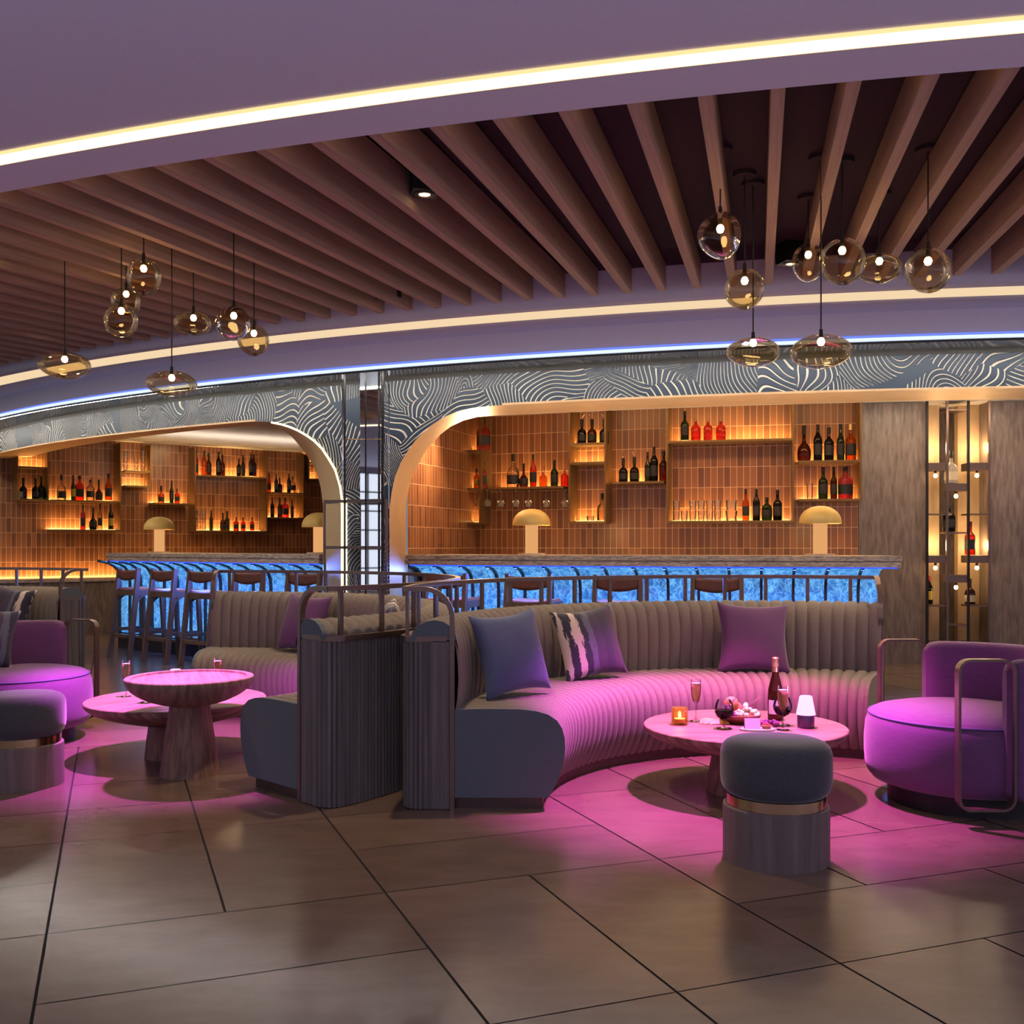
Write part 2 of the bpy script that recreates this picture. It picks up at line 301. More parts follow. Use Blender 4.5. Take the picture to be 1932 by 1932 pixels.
def mat_stripe(name, flip=1.0, shift=0.0):
    """ikat cushion: broken brush-stroke stripes of navy, cream and violet"""
    m, nt, out = newmat(name); L = nt.links.new; b = N(nt, 'ShaderNodeBsdfPrincipled')
    tc = N(nt, 'ShaderNodeTexCoord')
    nz = N(nt, 'ShaderNodeTexNoise'); nz.inputs['Scale'].default_value = 16; nz.inputs['Detail'].default_value = 8; nz.inputs['Roughness'].default_value = 0.7
    mp = N(nt, 'ShaderNodeMapping'); mp.inputs['Scale'].default_value = (2.2, 1, 0.45); L(tc.outputs['Object'], mp.inputs[0]); L(mp.outputs[0], nz.inputs['Vector'])
    m2 = N(nt, 'ShaderNodeMapping'); m2.inputs['Scale'].default_value = (flip, 1, 1); m2.inputs['Location'].default_value = (shift, 0, 0); L(tc.outputs['Object'], m2.inputs[0])
    sx = N(nt, 'ShaderNodeSeparateXYZ'); L(m2.outputs[0], sx.inputs[0])
    ad = N(nt, 'ShaderNodeMath', operation='MULTIPLY_ADD'); L(nz.outputs['Fac'], ad.inputs[0]); ad.inputs[1].default_value = 0.10; L(sx.outputs[0], ad.inputs[2])
    mr = N(nt, 'ShaderNodeMapRange'); L(ad.outputs[0], mr.inputs[0]); mr.inputs['From Min'].default_value = -0.17; mr.inputs['From Max'].default_value = 0.27
    cr = N(nt, 'ShaderNodeValToRGB'); cr.color_ramp.interpolation = 'CONSTANT'; e = cr.color_ramp.elements
    st = [(0, (0.02, 0.022, 0.05)), (0.06, (0.5, 0.44, 0.42)), (0.13, (0.015, 0.017, 0.04)), (0.22, (0.55, 0.46, 0.44)), (0.31, (0.018, 0.02, 0.045)),
          (0.40, (0.09, 0.105, 0.16)), (0.48, (0.045, 0.035, 0.075)), (0.62, (0.028, 0.026, 0.06)), (0.74, (0.05, 0.03, 0.07)), (0.86, (0.02, 0.02, 0.045)), (0.93, (0.16, 0.16, 0.2))]
    while len(e) < len(st): e.new(0.5)
    for i, (p, c) in enumerate(st): e[i].position = p; e[i].color = (*c, 1)
    L(mr.outputs[0], cr.inputs[0]); L(cr.outputs[0], b.inputs['Base Color'])
    b.inputs['Roughness'].default_value = 0.8; b.inputs['Sheen Weight'].default_value = 0.2
    L(b.outputs[0], out.inputs[0]); return m
M_stripe = mat_stripe('ikat_stripe'); M_stripe2 = mat_stripe('ikat_stripe_mirrored', -1.0, 0.03); M_stripe3 = mat_stripe('ikat_stripe_dark', -1.0, 0.10)

# ------------------------------------------------------------------ mesh helpers
class MB:
    def __init__(s): s.v = []; s.f = []; s.uv = {}
    def add(s, vs, fs):
        o = len(s.v); s.v += [tuple(x) for x in vs]; s.f += [tuple(i + o for i in f) for f in fs]; return o
    def box(s, c, size, rz=0.0, rot=None):
        x, y, z = (k / 2 for k in size); M = rot or Matrix.Rotation(rz, 3, 'Z'); c = Vector(c)
        vs = [c + M @ Vector((a * x, b * y, d * z)) for a in (-1, 1) for b in (-1, 1) for d in (-1, 1)]
        s.add(vs, [(0, 1, 3, 2), (4, 6, 7, 5), (0, 4, 5, 1), (2, 3, 7, 6), (0, 2, 6, 4), (1, 5, 7, 3)]); return s
    def bar(s, a, b, w, h=None, up=(0, 0, 1)):
        """rectangular bar from a to b, w along the side, h along up"""
        a = Vector(a); b = Vector(b); h = h or w; d = (b - a).normalized(); u = Vector(up)
        if abs(d.dot(u)) > 0.95: u = Vector((0, 1, 0)) if abs(d.y) < 0.95 else Vector((1, 0, 0))
        sd = d.cross(u).normalized(); u = sd.cross(d).normalized()
        vs = [p + sd * i * w / 2 + u * j * h / 2 for p in (a, b) for i, j in ((-1, -1), (1, -1), (1, 1), (-1, 1))]
        s.add(vs, [(3, 2, 1, 0), (4, 5, 6, 7), (0, 1, 5, 4), (1, 2, 6, 5), (2, 3, 7, 6), (3, 0, 4, 7)]); return s
    def lathe(s, prof, seg=32, c=(0, 0, 0), sq=None, a0=0.0):
        """sq: exponent of a superellipse plan (4 = soft square)"""
        n = len(prof); vs = []
        for i in range(seg):
            a = a0 + 2 * math.pi * i / seg; k = 1.0
            if sq: k = (abs(math.cos(a)) ** sq + abs(math.sin(a)) ** sq) ** (-1.0 / sq)
            for r, z in prof: vs.append((c[0] + r * k * math.cos(a), c[1] + r * k * math.sin(a), c[2] + z))
        fs = []
        for i in range(seg):
            j = (i + 1) % seg
            for k in range(n - 1):
                if prof[k][0] < 1e-6 and prof[k + 1][0] < 1e-6: continue
                fs.append((i * n + k, j * n + k, j * n + k + 1, i * n + k + 1))
        s.add(vs, fs); return s
    def tube(s, pts, r, seg=8, closed=False, flat=None):
        """round (or flat=(w,h) rectangular) section along pts"""
        pts = [Vector(p) for p in pts]; n = len(pts); up = Vector((0, 0, 1)); rings = []
        for i, p in enumerate(pts):
            if closed: d = pts[(i + 1) % n] - pts[i - 1]
            else: d = pts[min(i + 1, n - 1)] - pts[max(i - 1, 0)]
            d.normalize(); u = up if abs(d.z) < 0.9 else Vector((0, 1, 0))
            if flat and len(flat) > 2: u = Vector(flat[2])
            sd = d.cross(u)
            if sd.length < 1e-5: sd = Vector((1, 0, 0))
            sd.normalize(); u2 = sd.cross(d).normalized()
            if flat: ring = [p + sd * a * flat[0] / 2 + u2 * b * flat[1] / 2 for a, b in ((-1, -1), (1, -1), (1, 1), (-1, 1))]
            else: ring = [p + (sd * math.cos(2 * math.pi * k / seg) + u2 * math.sin(2 * math.pi * k / seg)) * r for k in range(seg)]
            rings.append(ring)
        m = len(rings[0]); vs = [q for ring in rings for q in ring]; fs = []
        for i in range(n if closed else n - 1):
            j = (i + 1) % n
            for k in range(m): fs.append((i * m + k, i * m + (k + 1) % m, j * m + (k + 1) % m, j * m + k))
        if not closed: fs.append(tuple(range(m - 1, -1, -1))); fs.append(tuple((n - 1) * m + k for k in range(m)))
        s.add(vs, fs); return s
    def sector(s, R0, R1, z0, z1, t0, t1, n):
        """solid ring sector about CC"""
        vs = []
        for i in range(n + 1):
            t = t0 + (t1 - t0) * i / n
            vs += [PR(t, R0, z0), PR(t, R1, z0), PR(t, R1, z1), PR(t, R0, z1)]
        fs = [(0, 1, 2, 3), tuple(n * 4 + k for k in (3, 2, 1, 0))]
        for i in range(n):
            a = i * 4; b = a + 4
            for k in range(4): fs.append((a + k, b + k, b + (k + 1) % 4, a + (k + 1) % 4))
        s.add(vs, fs); return s
    def grid(s, rows, closed_u=False, flip=False, uvs=None):
        """rows: list of equal-length point lists"""
        n = len(rows); m = len(rows[0]); o = len(s.v); s.v += [tuple(p) for r in rows for p in r]
        if uvs:
            for i, r in enumerate(uvs):
                for k, q in enumerate(r): s.uv[o + i * m + k] = q
        for i in range(n if closed_u else n - 1):
            j = (i + 1) % n
            for k in range(m - 1):
                q = (o + i * m + k, o + j * m + k, o + j * m + k + 1, o + i * m + k + 1)
                s.f.append(q[::-1] if flip else q)
        return s
    def build(s, name, mat, parent=None, smooth=False, loc=None, auto=None):
        me = bpy.data.meshes.new(name); org = Vector(loc) if loc is not None else (parent_world(parent) if parent is not None else Vector((0, 0, 0)))
        me.from_pydata([Vector(v) - org for v in s.v], [], s.f); me.update()
        if s.uv:
            ul = me.uv_layers.new(name='UVMap')
            for lp in me.loops: ul.data[lp.index].uv = s.uv.get(lp.vertex_index, (0, 0))
        me.materials.append(mat)
        o = bpy.data.objects.new(name, me); COL.objects.link(o)
        fix_normals(me)
        if smooth:
            for p in me.polygons: p.use_smooth = True
            if auto: set_sharp(me, auto)
        if parent is not None: o.parent = parent
        elif loc is not None: o.location = loc
        return o
import bmesh
def fix_normals(me):
    b = bmesh.new(); b.from_mesh(me); bmesh.ops.recalc_face_normals(b, faces=b.faces); b.to_mesh(me); b.free()
def set_sharp(me, ang):
    b = bmesh.new(); b.from_mesh(me); a = ang * D2R
    for e in b.edges:
        if len(e.link_faces) == 2 and e.calc_face_angle(0) > a: e.smooth = False
    b.to_mesh(me); b.free()
def parent_world(p):
    w = Vector((0, 0, 0))
    while p is not None: w = w + p.location; p = p.parent
    return w
def tag(o, label=None, cat=None, group=None, kind=None):
    if label: o['label'] = label
    if cat: o['category'] = cat
    if group: o['group'] = group
    if kind: o['kind'] = kind
    return o
def thing(name, loc, label, cat, group=None, rz=0.0):
    o = bpy.data.objects.new(name, None); COL.objects.link(o); o.location = loc; o.rotation_euler = (0, 0, rz)
    o.empty_display_size = 0.1
    return tag(o, label, cat, group)
def struct(o): o['kind'] = 'structure'; return o
def dup(root, loc, rz=None, label=None, group=None, scale=None):
    r = root.copy(); COL.objects.link(r); r.location = loc
    if rz is not None: r.rotation_euler = (0, 0, rz)
    if scale: r.scale = scale
    if label: r['label'] = label
    if group: r['group'] = group
    for ch in list(root.children):
        c = ch.copy(); COL.objects.link(c); c.parent = r
        for g in ch.children:
            d = g.copy(); COL.objects.link(d); d.parent = c
    return r
# geometry is written in local coordinates for things that get copied: L(...) builds with a zero origin
def LB(mb, name, mat, parent, smooth=False, auto=None):
    me = bpy.data.meshes.new(name); me.from_pydata([Vector(v) for v in mb.v], [], mb.f); me.update(); me.materials.append(mat)
    if mb.uv:
        ul = me.uv_layers.new(name='UVMap')
        for lp in me.loops: ul.data[lp.index].uv = mb.uv.get(lp.vertex_index, (0, 0))
    fix_normals(me)
    if smooth:
        for p in me.polygons: p.use_smooth = True
        if auto: set_sharp(me, auto)
    o = bpy.data.objects.new(name, me); COL.objects.link(o); o.parent = parent; return o

# ================================================================== STRUCTURE
# ---- floor: stone tiles on a 0.53 m module turned 21 degrees, some modules joined into large slabs
def build_floor():
    u = Vector((-0.3584, 0.9336)); v = Vector((0.9336, 0.3584))
    V = lambda i: -0.192 + 0.5355 * i
    U = lambda j: 2.450 + 0.5318 * j
    known = [(0, 2, 1, 2), (0, 1, 2, 4), (1, 2, 2, 4), (0, 1, 4, 5), (1, 2, 4, 6), (0, 1, 5, 6), (0, 2, 0, 1), (-2, 0, 0, 2), (-2, 0, 2, 3), (-2, 0, 3, 4), (-2, 0, 4, 5), (-1, 0, 5, 7),
             (2, 3, 0, 2), (3, 4, 0, 2), (2, 4, 2, 3), (2, 4, 3, 4), (2, 3, -2, 0), (3, 4, -2, 0), (4, 6, 0, 1), (4, 5, 1, 2), (5, 7, 1, 2), (4, 5, 2, 4), (5, 6, 2, 3),
             (4, 5, -2, 0), (5, 6, -2, 0), (6, 8, 0, 1), (4, 5, 4, 5), (5, 6, 3, 5), (6, 7, 2, 4), (7, 9, 2, 3), (0, 2, -1, 0)]
    used = set(); tiles = []
    for t in known:
        cells = [(i, j) for i in range(t[0], t[1]) for j in range(t[2], t[3])]
        if any(c in used for c in cells): continue
        used.update(cells); tiles.append(t)
    rnd = random.Random(3)
    i0, i1, j0, j1 = -20, 28, -8, 30
    def inside(i, j):
        p = v * (V(i) + .27) + u * (U(j) + .27)
        return -13.0 < p.x < 10.0 and -0.7 < p.y < 17.5 and (p - CC).length > 10.5
    for j in range(j0, j1):
        for i in range(i0, i1):
            if (i, j) in used or not inside(i, j): continue
            for w, h in rnd.choice([[(2, 1), (1, 2), (1, 1)], [(1, 2), (2, 1), (1, 1)], [(2, 2), (2, 1), (1, 1)]]):
                cells = [(a, b) for a in range(i, i + w) for b in range(j, j + h)]
                if not any(c in used for c in cells):
                    used.update(cells); tiles.append((i, i + w, j, j + h)); break
    mb = MB(); g = 0.0028; gu = 0.0042
    for a, b, c, d in tiles:
        p = [v * x + u * y for x, y in ((V(a) + gu, U(c) + g), (V(b) - gu, U(c) + g), (V(b) - gu, U(d) - g), (V(a) + gu, U(d) - g))]
        mb.add([(q.x, q.y, 0) for q in p], [(0, 1, 2, 3)])
    o = mb.build('floor', M_floor); struct(o)
    for p in o.data.polygons:
        if p.normal.z < 0: o.data.flip_normals(); break
    b = MB(); b.box((-1.5, 8.4, -0.053), (23.6, 18.6, 0.10)); gr = b.build('floor_bed', M_grout, o); struct(gr)
build_floor()

# ---- ceiling rings (all concentric)
ZC = 2.80
mb = MB()
mb.sector(19.385, 19.64, ZC, ZC + 0.24, -84, 40, 220)           # lip between the slatted recess and the light strip
mb.sector(19.64, 31.5, ZC + 0.004, ZC + 0.24, -84, 40, 220)     # main ceiling
mb.sector(15.66, 16.02, ZC, ZC + 0.24, -84, 40, 220)
mb.sector(16.26, 16.345, ZC, ZC + 0.24, -84, 40, 220)
mb.sector(16.02, 16.26, ZC + 0.012, ZC + 0.24, -84, 40, 220)
mb.sector(15.50, 15.66, 2.628, ZC + 0.24, -56, 40, 180)         # bulkhead above the bar
struct(mb.build('ceiling', M_ceil, smooth=True, auto=30))
mb = MB(); mb.sector(16.345, 19.385, 3.02, 3.04, -84, 40, 180); struct(mb.build('ceiling_recess', M_recess))
t = thing('ceiling_strip_light', PR(-14, 19.69, ZC), 'long curved warm white light strip set in the ceiling in front of the timber slats', 'light strip')
mb = MB(); mb.sector(19.652, 19.728, ZC - 0.008, ZC + 0.002, -84, 40, 220); mb.build('diffuser', E_strip1, t)
mb = MB(); mb.sector(19.642, 19.652, ZC - 0.006, ZC + 0.002, -84, 40, 220); mb.sector(19.728, 19.742, ZC - 0.006, ZC + 0.002, -84, 40, 220); mb.build('edge_bloom', E_strip1b, t)  # dim glowing rims imitate the bloom beside the strip
t = thing('ceiling_strip_light', PR(-14, 16.14, ZC), 'broad curved cream light band in the ceiling between the timber slats and the bar', 'light strip')
mb = MB(); mb.sector(16.025, 16.255, ZC, ZC + 0.01, -84, 40, 220); mb.build('diffuser', E_strip2, t)
t = thing('cove_strip_light', PR(-14, 19.37, 2.96), 'hidden warm cove light washing the near ends of the timber slats', 'light strip')
mb = MB(); mb.sector(19.365, 19.38, 2.945, 2.975, -84, 40, 200); mb.build('diffuser', E_cove, t)
t = thing('bar_strip_light', PR(-14, 15.67, 2.62), 'thin blue white light strip along the bulkhead over the bar arches', 'light strip')
mb = MB(); mb.sector(15.662, 15.682, 2.602, 2.620, -56, 40, 180); mb.build('diffuser', E_blue, t)
mb = MB(); mb.sector(15.661, 15.668, 2.626, 2.638, -56, 40, 180); mb.build('halo_band', E_blue2, t)  # glowing band stands in for blue light cast on the bulkhead
mb = MB(); mb.sector(15.20, 15.655, 2.598, 2.624, -56, 40, 180); struct(mb.build('trim_1', M_steel))
mb = MB(); mb.sector(15.638, 15.652, 2.583, 2.60, -56, 40, 180); struct(mb.build('added_valance', M_black))  # added valance that keeps the wash strip out of sight

# ---- timber slats in the recess
def slat():
    t = thing('ceiling_slat', PR(-13.2, 16.46, 2.83), 'radial oak ceiling slat running from the bar side to the curved ceiling edge', 'ceiling slat', 'radial oak slats in the ceiling recess', -13.2 * D2R)
    m = MB(); m.box((0, -1.4525, 0.085), (0.05, 2.905, 0.17)); LB(m, 'board', M_ribwood, t); return t
s0 = slat()
for k in range(-46, 22):
    if k == 0: continue
    th = -13.2 + 0.768 * k
    dup(s0, PR(th, 16.46, 2.83), th * D2R)

# ---- carved facade over and between the bar arches: outline z(theta) cut by two openings
RF, RB, ZT = 15.23, 14.65, 2.572
AL = [(-26.52, 0.0), (-26.52, 1.60), (-26.58, 1.70), (-26.79, 1.858), (-27.08, 1.965), (-27.32, 2.045), (-27.62, 2.112), (-27.97, 2.168), (-28.3, 2.212), (-28.64, 2.247), (-29.0, 2.276), (-29.44, 2.300), (-30.0, 2.313), (-30.6, 2.320)]
ALb = [(-29.1, 0.0), (-29.08, 1.54), (-29.12, 1.64), (-29.19, 1.743), (-29.34, 1.868), (-29.56, 1.965), (-29.84, 2.055), (-30.18, 2.145), (-30.55, 2.235), (-30.95, 2.305), (-31.3, 2.345), (-31.7, 2.367), (-32.1, 2.378), (-32.6, 2.380)]
AR = [(-24.82, 0.0), (-24.82, 1.35), (-24.78, 1.508), (-24.70, 1.65), (-24.58, 1.772), (-24.37, 1.89), (-24.11, 1.988), (-23.84, 2.07), (-23.54, 2.135), (-23.2, 2.200), (-22.81, 2.252), (-22.4, 2.288), (-21.92, 2.309), (-21.3, 2.319), (-20.6, 2.32)]
ARb = [(-25.5, 0.0), (-25.5, 1.38), (-25.5, 1.53), (-25.46, 1.64), (-25.37, 1.725), (-25.2, 1.85), (-24.99, 1.935), (-24.75, 2.025), (-24.46, 2.10), (-24.12, 2.18), (-23.74, 2.242), (-23.25, 2.290), (-22.74, 2.315), (-22.1, 2.32), (-21.4, 2.32)]
TL, TR = -54.0, 14.0
def facade():
    m = MB(); cols = []
    def strip(pts):
        rows = []; uvs = []
        for th, z in pts:
            n = 10; r = []; q = []
            for k in range(n + 1):
                zz = z + (ZT - z) * k / n; r.append(PR(th, RF, zz)); q.append((th * D2R * RF, zz))
            rows.append(r); uvs.append(q)
        m.grid(rows, uvs=uvs)
    left = [(TL + (-30.6 - TL) * i / 60, 2.32) for i in range(60)] + AL[::-1][:-2] + [(-26.52, 0.0)]
    # the pier is solid to the floor, so the left strip ends at its edge
    strip(left[:-1]); strip([(-26.52 + 1.7 * i / 8, 0.0) for i in range(9)])
    strip(AR[2:] + [(-20.6 + (TR + 20.6) * i / 60, 2.32) for i in range(1, 61)])
    o = m.build('wall_bar_facade', M_relief, smooth=True); struct(o)
    # lower pier slivers beside the straight part of the right jamb
    m2 = MB(); rows = [[PR(-24.82, RF, 0.0), PR(-24.82, RF, 1.51)], [PR(-24.78, RF, 0.0), PR(-24.78, RF, 1.51)]]
    m2.grid(rows, uvs=[[(-24.82 * D2R * RF, 0), (-24.82 * D2R * RF, 1.51)], [(-24.78 * D2R * RF, 0), (-24.78 * D2R * RF, 1.51)]]); struct(m2.build('trim_2', M_relief))
    # reveals
    def reveal(name, fr, bk, mat, t_end, zb=2.32):
        mm = MB(); rows = []
        for (a, z), (b, y) in zip(fr, bk):
            rows.append([PR(a + (b - a) * k / 4, RF + (RB - RF) * k / 4, z + (y - z) * k / 4) for k in range(5)])
        for i in range(1, 41):
            a = fr[-1][0] + (t_end - fr[-1][0]) * i / 40; b = bk[-1][0] + (t_end - bk[-1][0]) * i / 40
            rows.append([PR(a + (b - a) * k / 4, RF + (RB - RF) * k / 4, 2.32 + (zb - 2.32) * k / 4) for k in range(5)])
        mm.grid(rows); r = mm.build(name, mat, smooth=True, auto=40); struct(r)
    reveal('trim_3', AL, ALb, M_champ, TL, 2.38); reveal('trim_4', AR, ARb, M_champ, TR)
    # rear face of the facade, above the openings
    mm = MB(); mm.sector(RB - 0.03, RB, 2.385, 2.70, TL, -31.5, 50); mm.sector(RB - 0.03, RB, 2.32, 2.70, -22.5, TR, 60); struct(mm.build('trim_5', M_white))
    mm = MB(); mm.sector(RF + 0.002, RF + 0.012, 2.318, 2.334, TL, -30.2, 60); mm.sector(RF + 0.002, RF + 0.012, 2.318, 2.334, -20.9, TR, 70); struct(mm.build('trim_6', M_champ))
    # hammered lining of the left jamb with its edge light
    mm = MB(); rows = []
    for (a, z), (b, y) in zip(AL[:-1], ALb[:-1]):
        rows.append([PR(a + (b - a) * k / 4 - 0.02, RF + (RB - RF) * k / 4, z + (y - z) * k / 4 - 0.004) for k in range(5)])
    mm.grid(rows); struct(mm.build('trim_7', M_hammer, smooth=True))
    t = thing('arch_edge_light', PR(-26.6, RF, 1.6), 'slim yellow light line along the front edge of the left arch jamb', 'light strip')
    mm = MB(); mm.tube([PR(a - 0.05, RF + 0.004, z - 0.004) for a, z in AL[:12]], 0.008, 6); mm.build('diffuser', E_archled, t)
    # light line at the pier side and shadow gap light washing the carved band from above and below
    t = thing('facade_wash_light', PR(-14, 15.61, 2.59), 'hidden warm light line under the steel lip washing the carved band', 'light strip')
    mm = MB(); mm.sector(15.605, 15.620, 2.590, 2.597, TL, TR, 130); mm.build('diffuser', emit('wash_glow', (1.0, 0.93, 0.78), 85.0), t)
facade()
mb = MB(); mb.sector(RF - 0.02, RF + 0.004, ZT, 2.60, TL, TR, 120); struct(mb.build('gap_shade_strip', M_black))  # black strip stands in for the shade in the gap above the panel
# mirror strip on the pier and its edge light
mb = MB(); mb.sector(RF, RF + 0.012, 0, 2.60, TH(681, RF), TH(720, RF), 1); struct(mb.build('trim_9', M_mirror))
mb = MB(); mb.sector(RF, RF + 0.018, 0.0, 1.60, TH(650.5, RF), TH(655, RF), 1); o = mb.build('pier_edge_light', emit('pier_glow', (1.0, 0.93, 0.66), 2.2)); tag(o, 'upright pale light line on the pier beside the mirror, left of it', 'light strip')
# ceilings and walls inside the bays
mb = MB(); mb.sector(9.5, 14.62, 2.66, 2.70, -75, 14, 60); struct(mb.build('ceiling_bar', M_white))

# ---- back wall, right bay (ring) and its side return
RW = 12.9
def uvwall(name, pts, z0, z1, mat, th=0.12, back=None):
    """vertical sheet through plan points, UV in metres"""
    m = MB(); rows = []; uvs = []; s = 0
    for i, p in enumerate(pts):
        if i: s += (Vector(p) - Vector(pts[i - 1])).length
        rows.append([(p[0], p[1], z0), (p[0], p[1], z1)]); uvs.append([(s, z0), (s, z1)])
    m.grid(rows, uvs=uvs); o = m.build(name, mat); return struct(o)
thc = TH(897, RW); the = TH(1619, RW)
uvwall('wall_back_bar_right', [PR(thc + (the - thc) * i / 40, RW).to_2d() for i in range(41)], 0, 2.66, M_tile)
cor = PR(thc, RW).to_2d(); jam = PR(-25.55, 14.60).to_2d()
uvwall('wall_bay_side', [jam.lerp(cor, i / 6) for i in range(7)], 0, 2.66, M_tile)
# end of the tiled wall and the travertine wall behind it
mb = MB(); mb.sector(12.0, RW, 0, 2.66, the, the + 0.03, 1); struct(mb.build('trim_10', M_black))
T1, T2 = TH(1748, 12.0), TH(1867, 12.0)
mb = MB(); mb.sector(11.7, 12.0, 0, 2.66, the - 0.5, T1, 12); mb.sector(11.7, 12.0, 0, 2.66, T2, 16, 20); struct(mb.build('wall_travertine', M_trav))
# lit travertine niche between: staggered upright slabs
mb = MB(); mb.sector(11.25, 11.4, 0, 2.66, T1 - 0.4, T2 + 0.4, 4); struct(mb.build('wall_niche_back', M_trav))
mb = MB()
for a, b, R0 in ((1749, 1772, 11.74), (1807, 1826, 11.70), (1829, 1852, 11.74), (1852, 1866, 11.62)):
    mb.sector(R0 - 0.1, R0, 0, 2.66, TH(a, R0), TH(b, R0), 2)
struct(mb.build('wall_niche_slabs', M_travlit))

# ---- left bay back wall (straight, going away to the right)
LA = Vector((-5.6, 14.5)); LD = Vector((0.79, 0.613)).normalized()
def lw(px):
    a = (px - 966) / 1961.0            # X = a*Y on the line LA + t*LD
    t = (a * LA.y - LA.x) / (LD.x - a * LD.y); return LA + LD * t
LN = Vector((LD.y, -LD.x))              # towards the room
pL0, pL1 = lw(-140), lw(640)
uvwall('wall_back_bar_left', [pL0.lerp(pL1, i / 10) for i in range(11)], 0.0, 2.66, M_tile)
uvwall('wall_bay_partition', [PR(-29.0, 14.6).to_2d(), Vector((-2.2, 12.6)), pL1], 0, 2.66, M_tile)
# stone ledge along it with a glowing back edge
def ledge():
    t = thing('back_counter', (*(lw(60) + LN * 0.3), 0), 'low stone back counter along the tiled wall, far left', 'counter')
    m = MB(); a = lw(-130) + LN * 0.20; b = lw(236) + LN * 0.20
    m.bar((*a, 0.36), (*b, 0.36), 0.36, 0.72); m.build('base', M_trav, t)
    m = MB(); m.bar((*a, 0.742), (*b, 0.742), 0.40, 0.045); m.build('worktop', M_counter, t)
    m = MB(); a2 = lw(-130) + LN * 0.035; b2 = lw(240) + LN * 0.035; m.bar((*a2, 0.775), (*b2, 0.775), 0.03, 0.02); m.build('led_strip', E_ledge, t)
    q = lw(60) + LN * .08; q2 = lw(60)
    lamp('ledge_led', 'AREA', (*q, .79), 26, (1.0, .55, .16), target=(*q2, 1.05), size=5.2, size_y=.03)
ledge()

# ---- side wall of the room with tall windows, seen only in the mirror; daylight of dusk comes in here
mb = MB()
for y0, y1, z0, z1 in ((-0.7, 0.6, 0, 2.8), (8.6, 17.0, 0, 2.8), (0.6, 8.6, 0, 0.35), (0.6, 8.6, 2.7, 2.8)):
    mb.box((-12.1, (y0 + y1) / 2, (z0 + z1) / 2), (0.2, y1 - y0, z1 - z0))
struct(mb.build('wall_left', pbr('wall_paint', (0.22, 0.17, 0.2), None, 0.8)))
mb = MB(); mb.box((-12.12, 4.6, 1.525), (0.02, 8.0, 2.35)); w = mb.build('window_1', E_window); struct(w)
mb = MB()
for k in range(21): mb.box((-12.06, 0.6 + k * 0.4, 1.525), (0.05, 0.03, 2.35))
for k in range(7): mb.box((-12.06, 4.6, 0.35 + k * 0.39), (0.05, 8.0, 0.03))
struct(mb.build('window_frame', M_black, w))

# ================================================================== THE BAR
RCo, RBa, ZK = 14.645, 14.30, 1.118
def bar(t0, t1, b0, b1, label, x0=0, x1=0):
    mid = (t0 + t1) / 2
    r = thing('bar_counter', PR(mid, RBa, 0), label, 'bar')
    n = max(6, int((t1 - t0) * 1.5))
    m = MB(); m.sector(13.75, RCo, 1.078, ZK, t0, t1, n); m.sector(13.78, RCo - 0.006, 1.030, 1.072, t0 + .02, t1 - .02, n); m.sector(13.78, RCo - 0.02, 1.07, 1.08, t0 + .05, t1 - .05, n)
    m.build('countertop', M_counter, r)
    prof = [(RBa + 0.005, 0.185), (RBa + 0.005, 0.80), (RBa + 0.012, 0.86), (RBa + 0.035, 0.915), (RBa + 0.075, 0.96), (RBa + 0.13, 0.992), (RBa + 0.20, 1.012), (RBa + 0.27, 1.022)]
    m = MB(); rows = []
    nn = max(8, int((b1 - b0) * 3))
    for i in range(nn + 1): rows.append([PR(b0 + (b1 - b0) * i / nn, R, z) for R, z in prof])
    m.grid(rows); m.build('glowing_front', M_onyx, r, smooth=True)
    m = MB(); m.sector(13.9, RBa, 0.0, 1.03, b0 + 0.02, b1 - 0.02, n); m.build('carcass', M_darkbronze, r)
    m = MB(); m.sector(RBa, RBa + 0.035, 0.0, 0.175, b0, b1, nn); m.build('kick_plate', pbr('kick_steel', (0.12, 0.12, 0.14), None, 0.22, 0.9), r)
    m = MB(); m.sector(RCo - 0.05, RCo - 0.03, 1.020, 1.029, t0 + .1, t1 - .1, n); m.build('under_light', E_under, r)
    m = MB(); m.sector(RBa + 0.14, RBa + 0.165, 0.165, 0.19, b0 - 0.2, b1 + 0.1, nn); m.build('foot_rail', M_steel, r)
    step = 0.254 / RBa / D2R; k = 0; th = b0 + 0.05
    while th < b1 + 0.02:
        m = MB(); pts = [PR(th, R + 0.012, z) for R, z in prof]
        tang = Vector((math.cos(th * D2R), math.sin(th * D2R), 0))
        m.tube([PR(th, RBa + 0.02, 0.0)] + pts, 0.01, flat=(0.022, 0.03, PR(th, 1) - PR(th, 0)))
        m.build('mullion', M_darkbronze, r); th += step
    return r
bl0, bl1 = TH(200, RCo), -29.3; bb0 = TH(228, RBa)
bar(bl0, bl1, bb0, -29.25, 'curved stone topped bar with glowing blue front under the left arch')
br0, br1 = -25.55, TH(1702, RCo); bb1 = TH(1655, RBa)
bar(br0, br1, -25.6, bb1, 'curved stone topped bar with glowing blue front under the right arch')
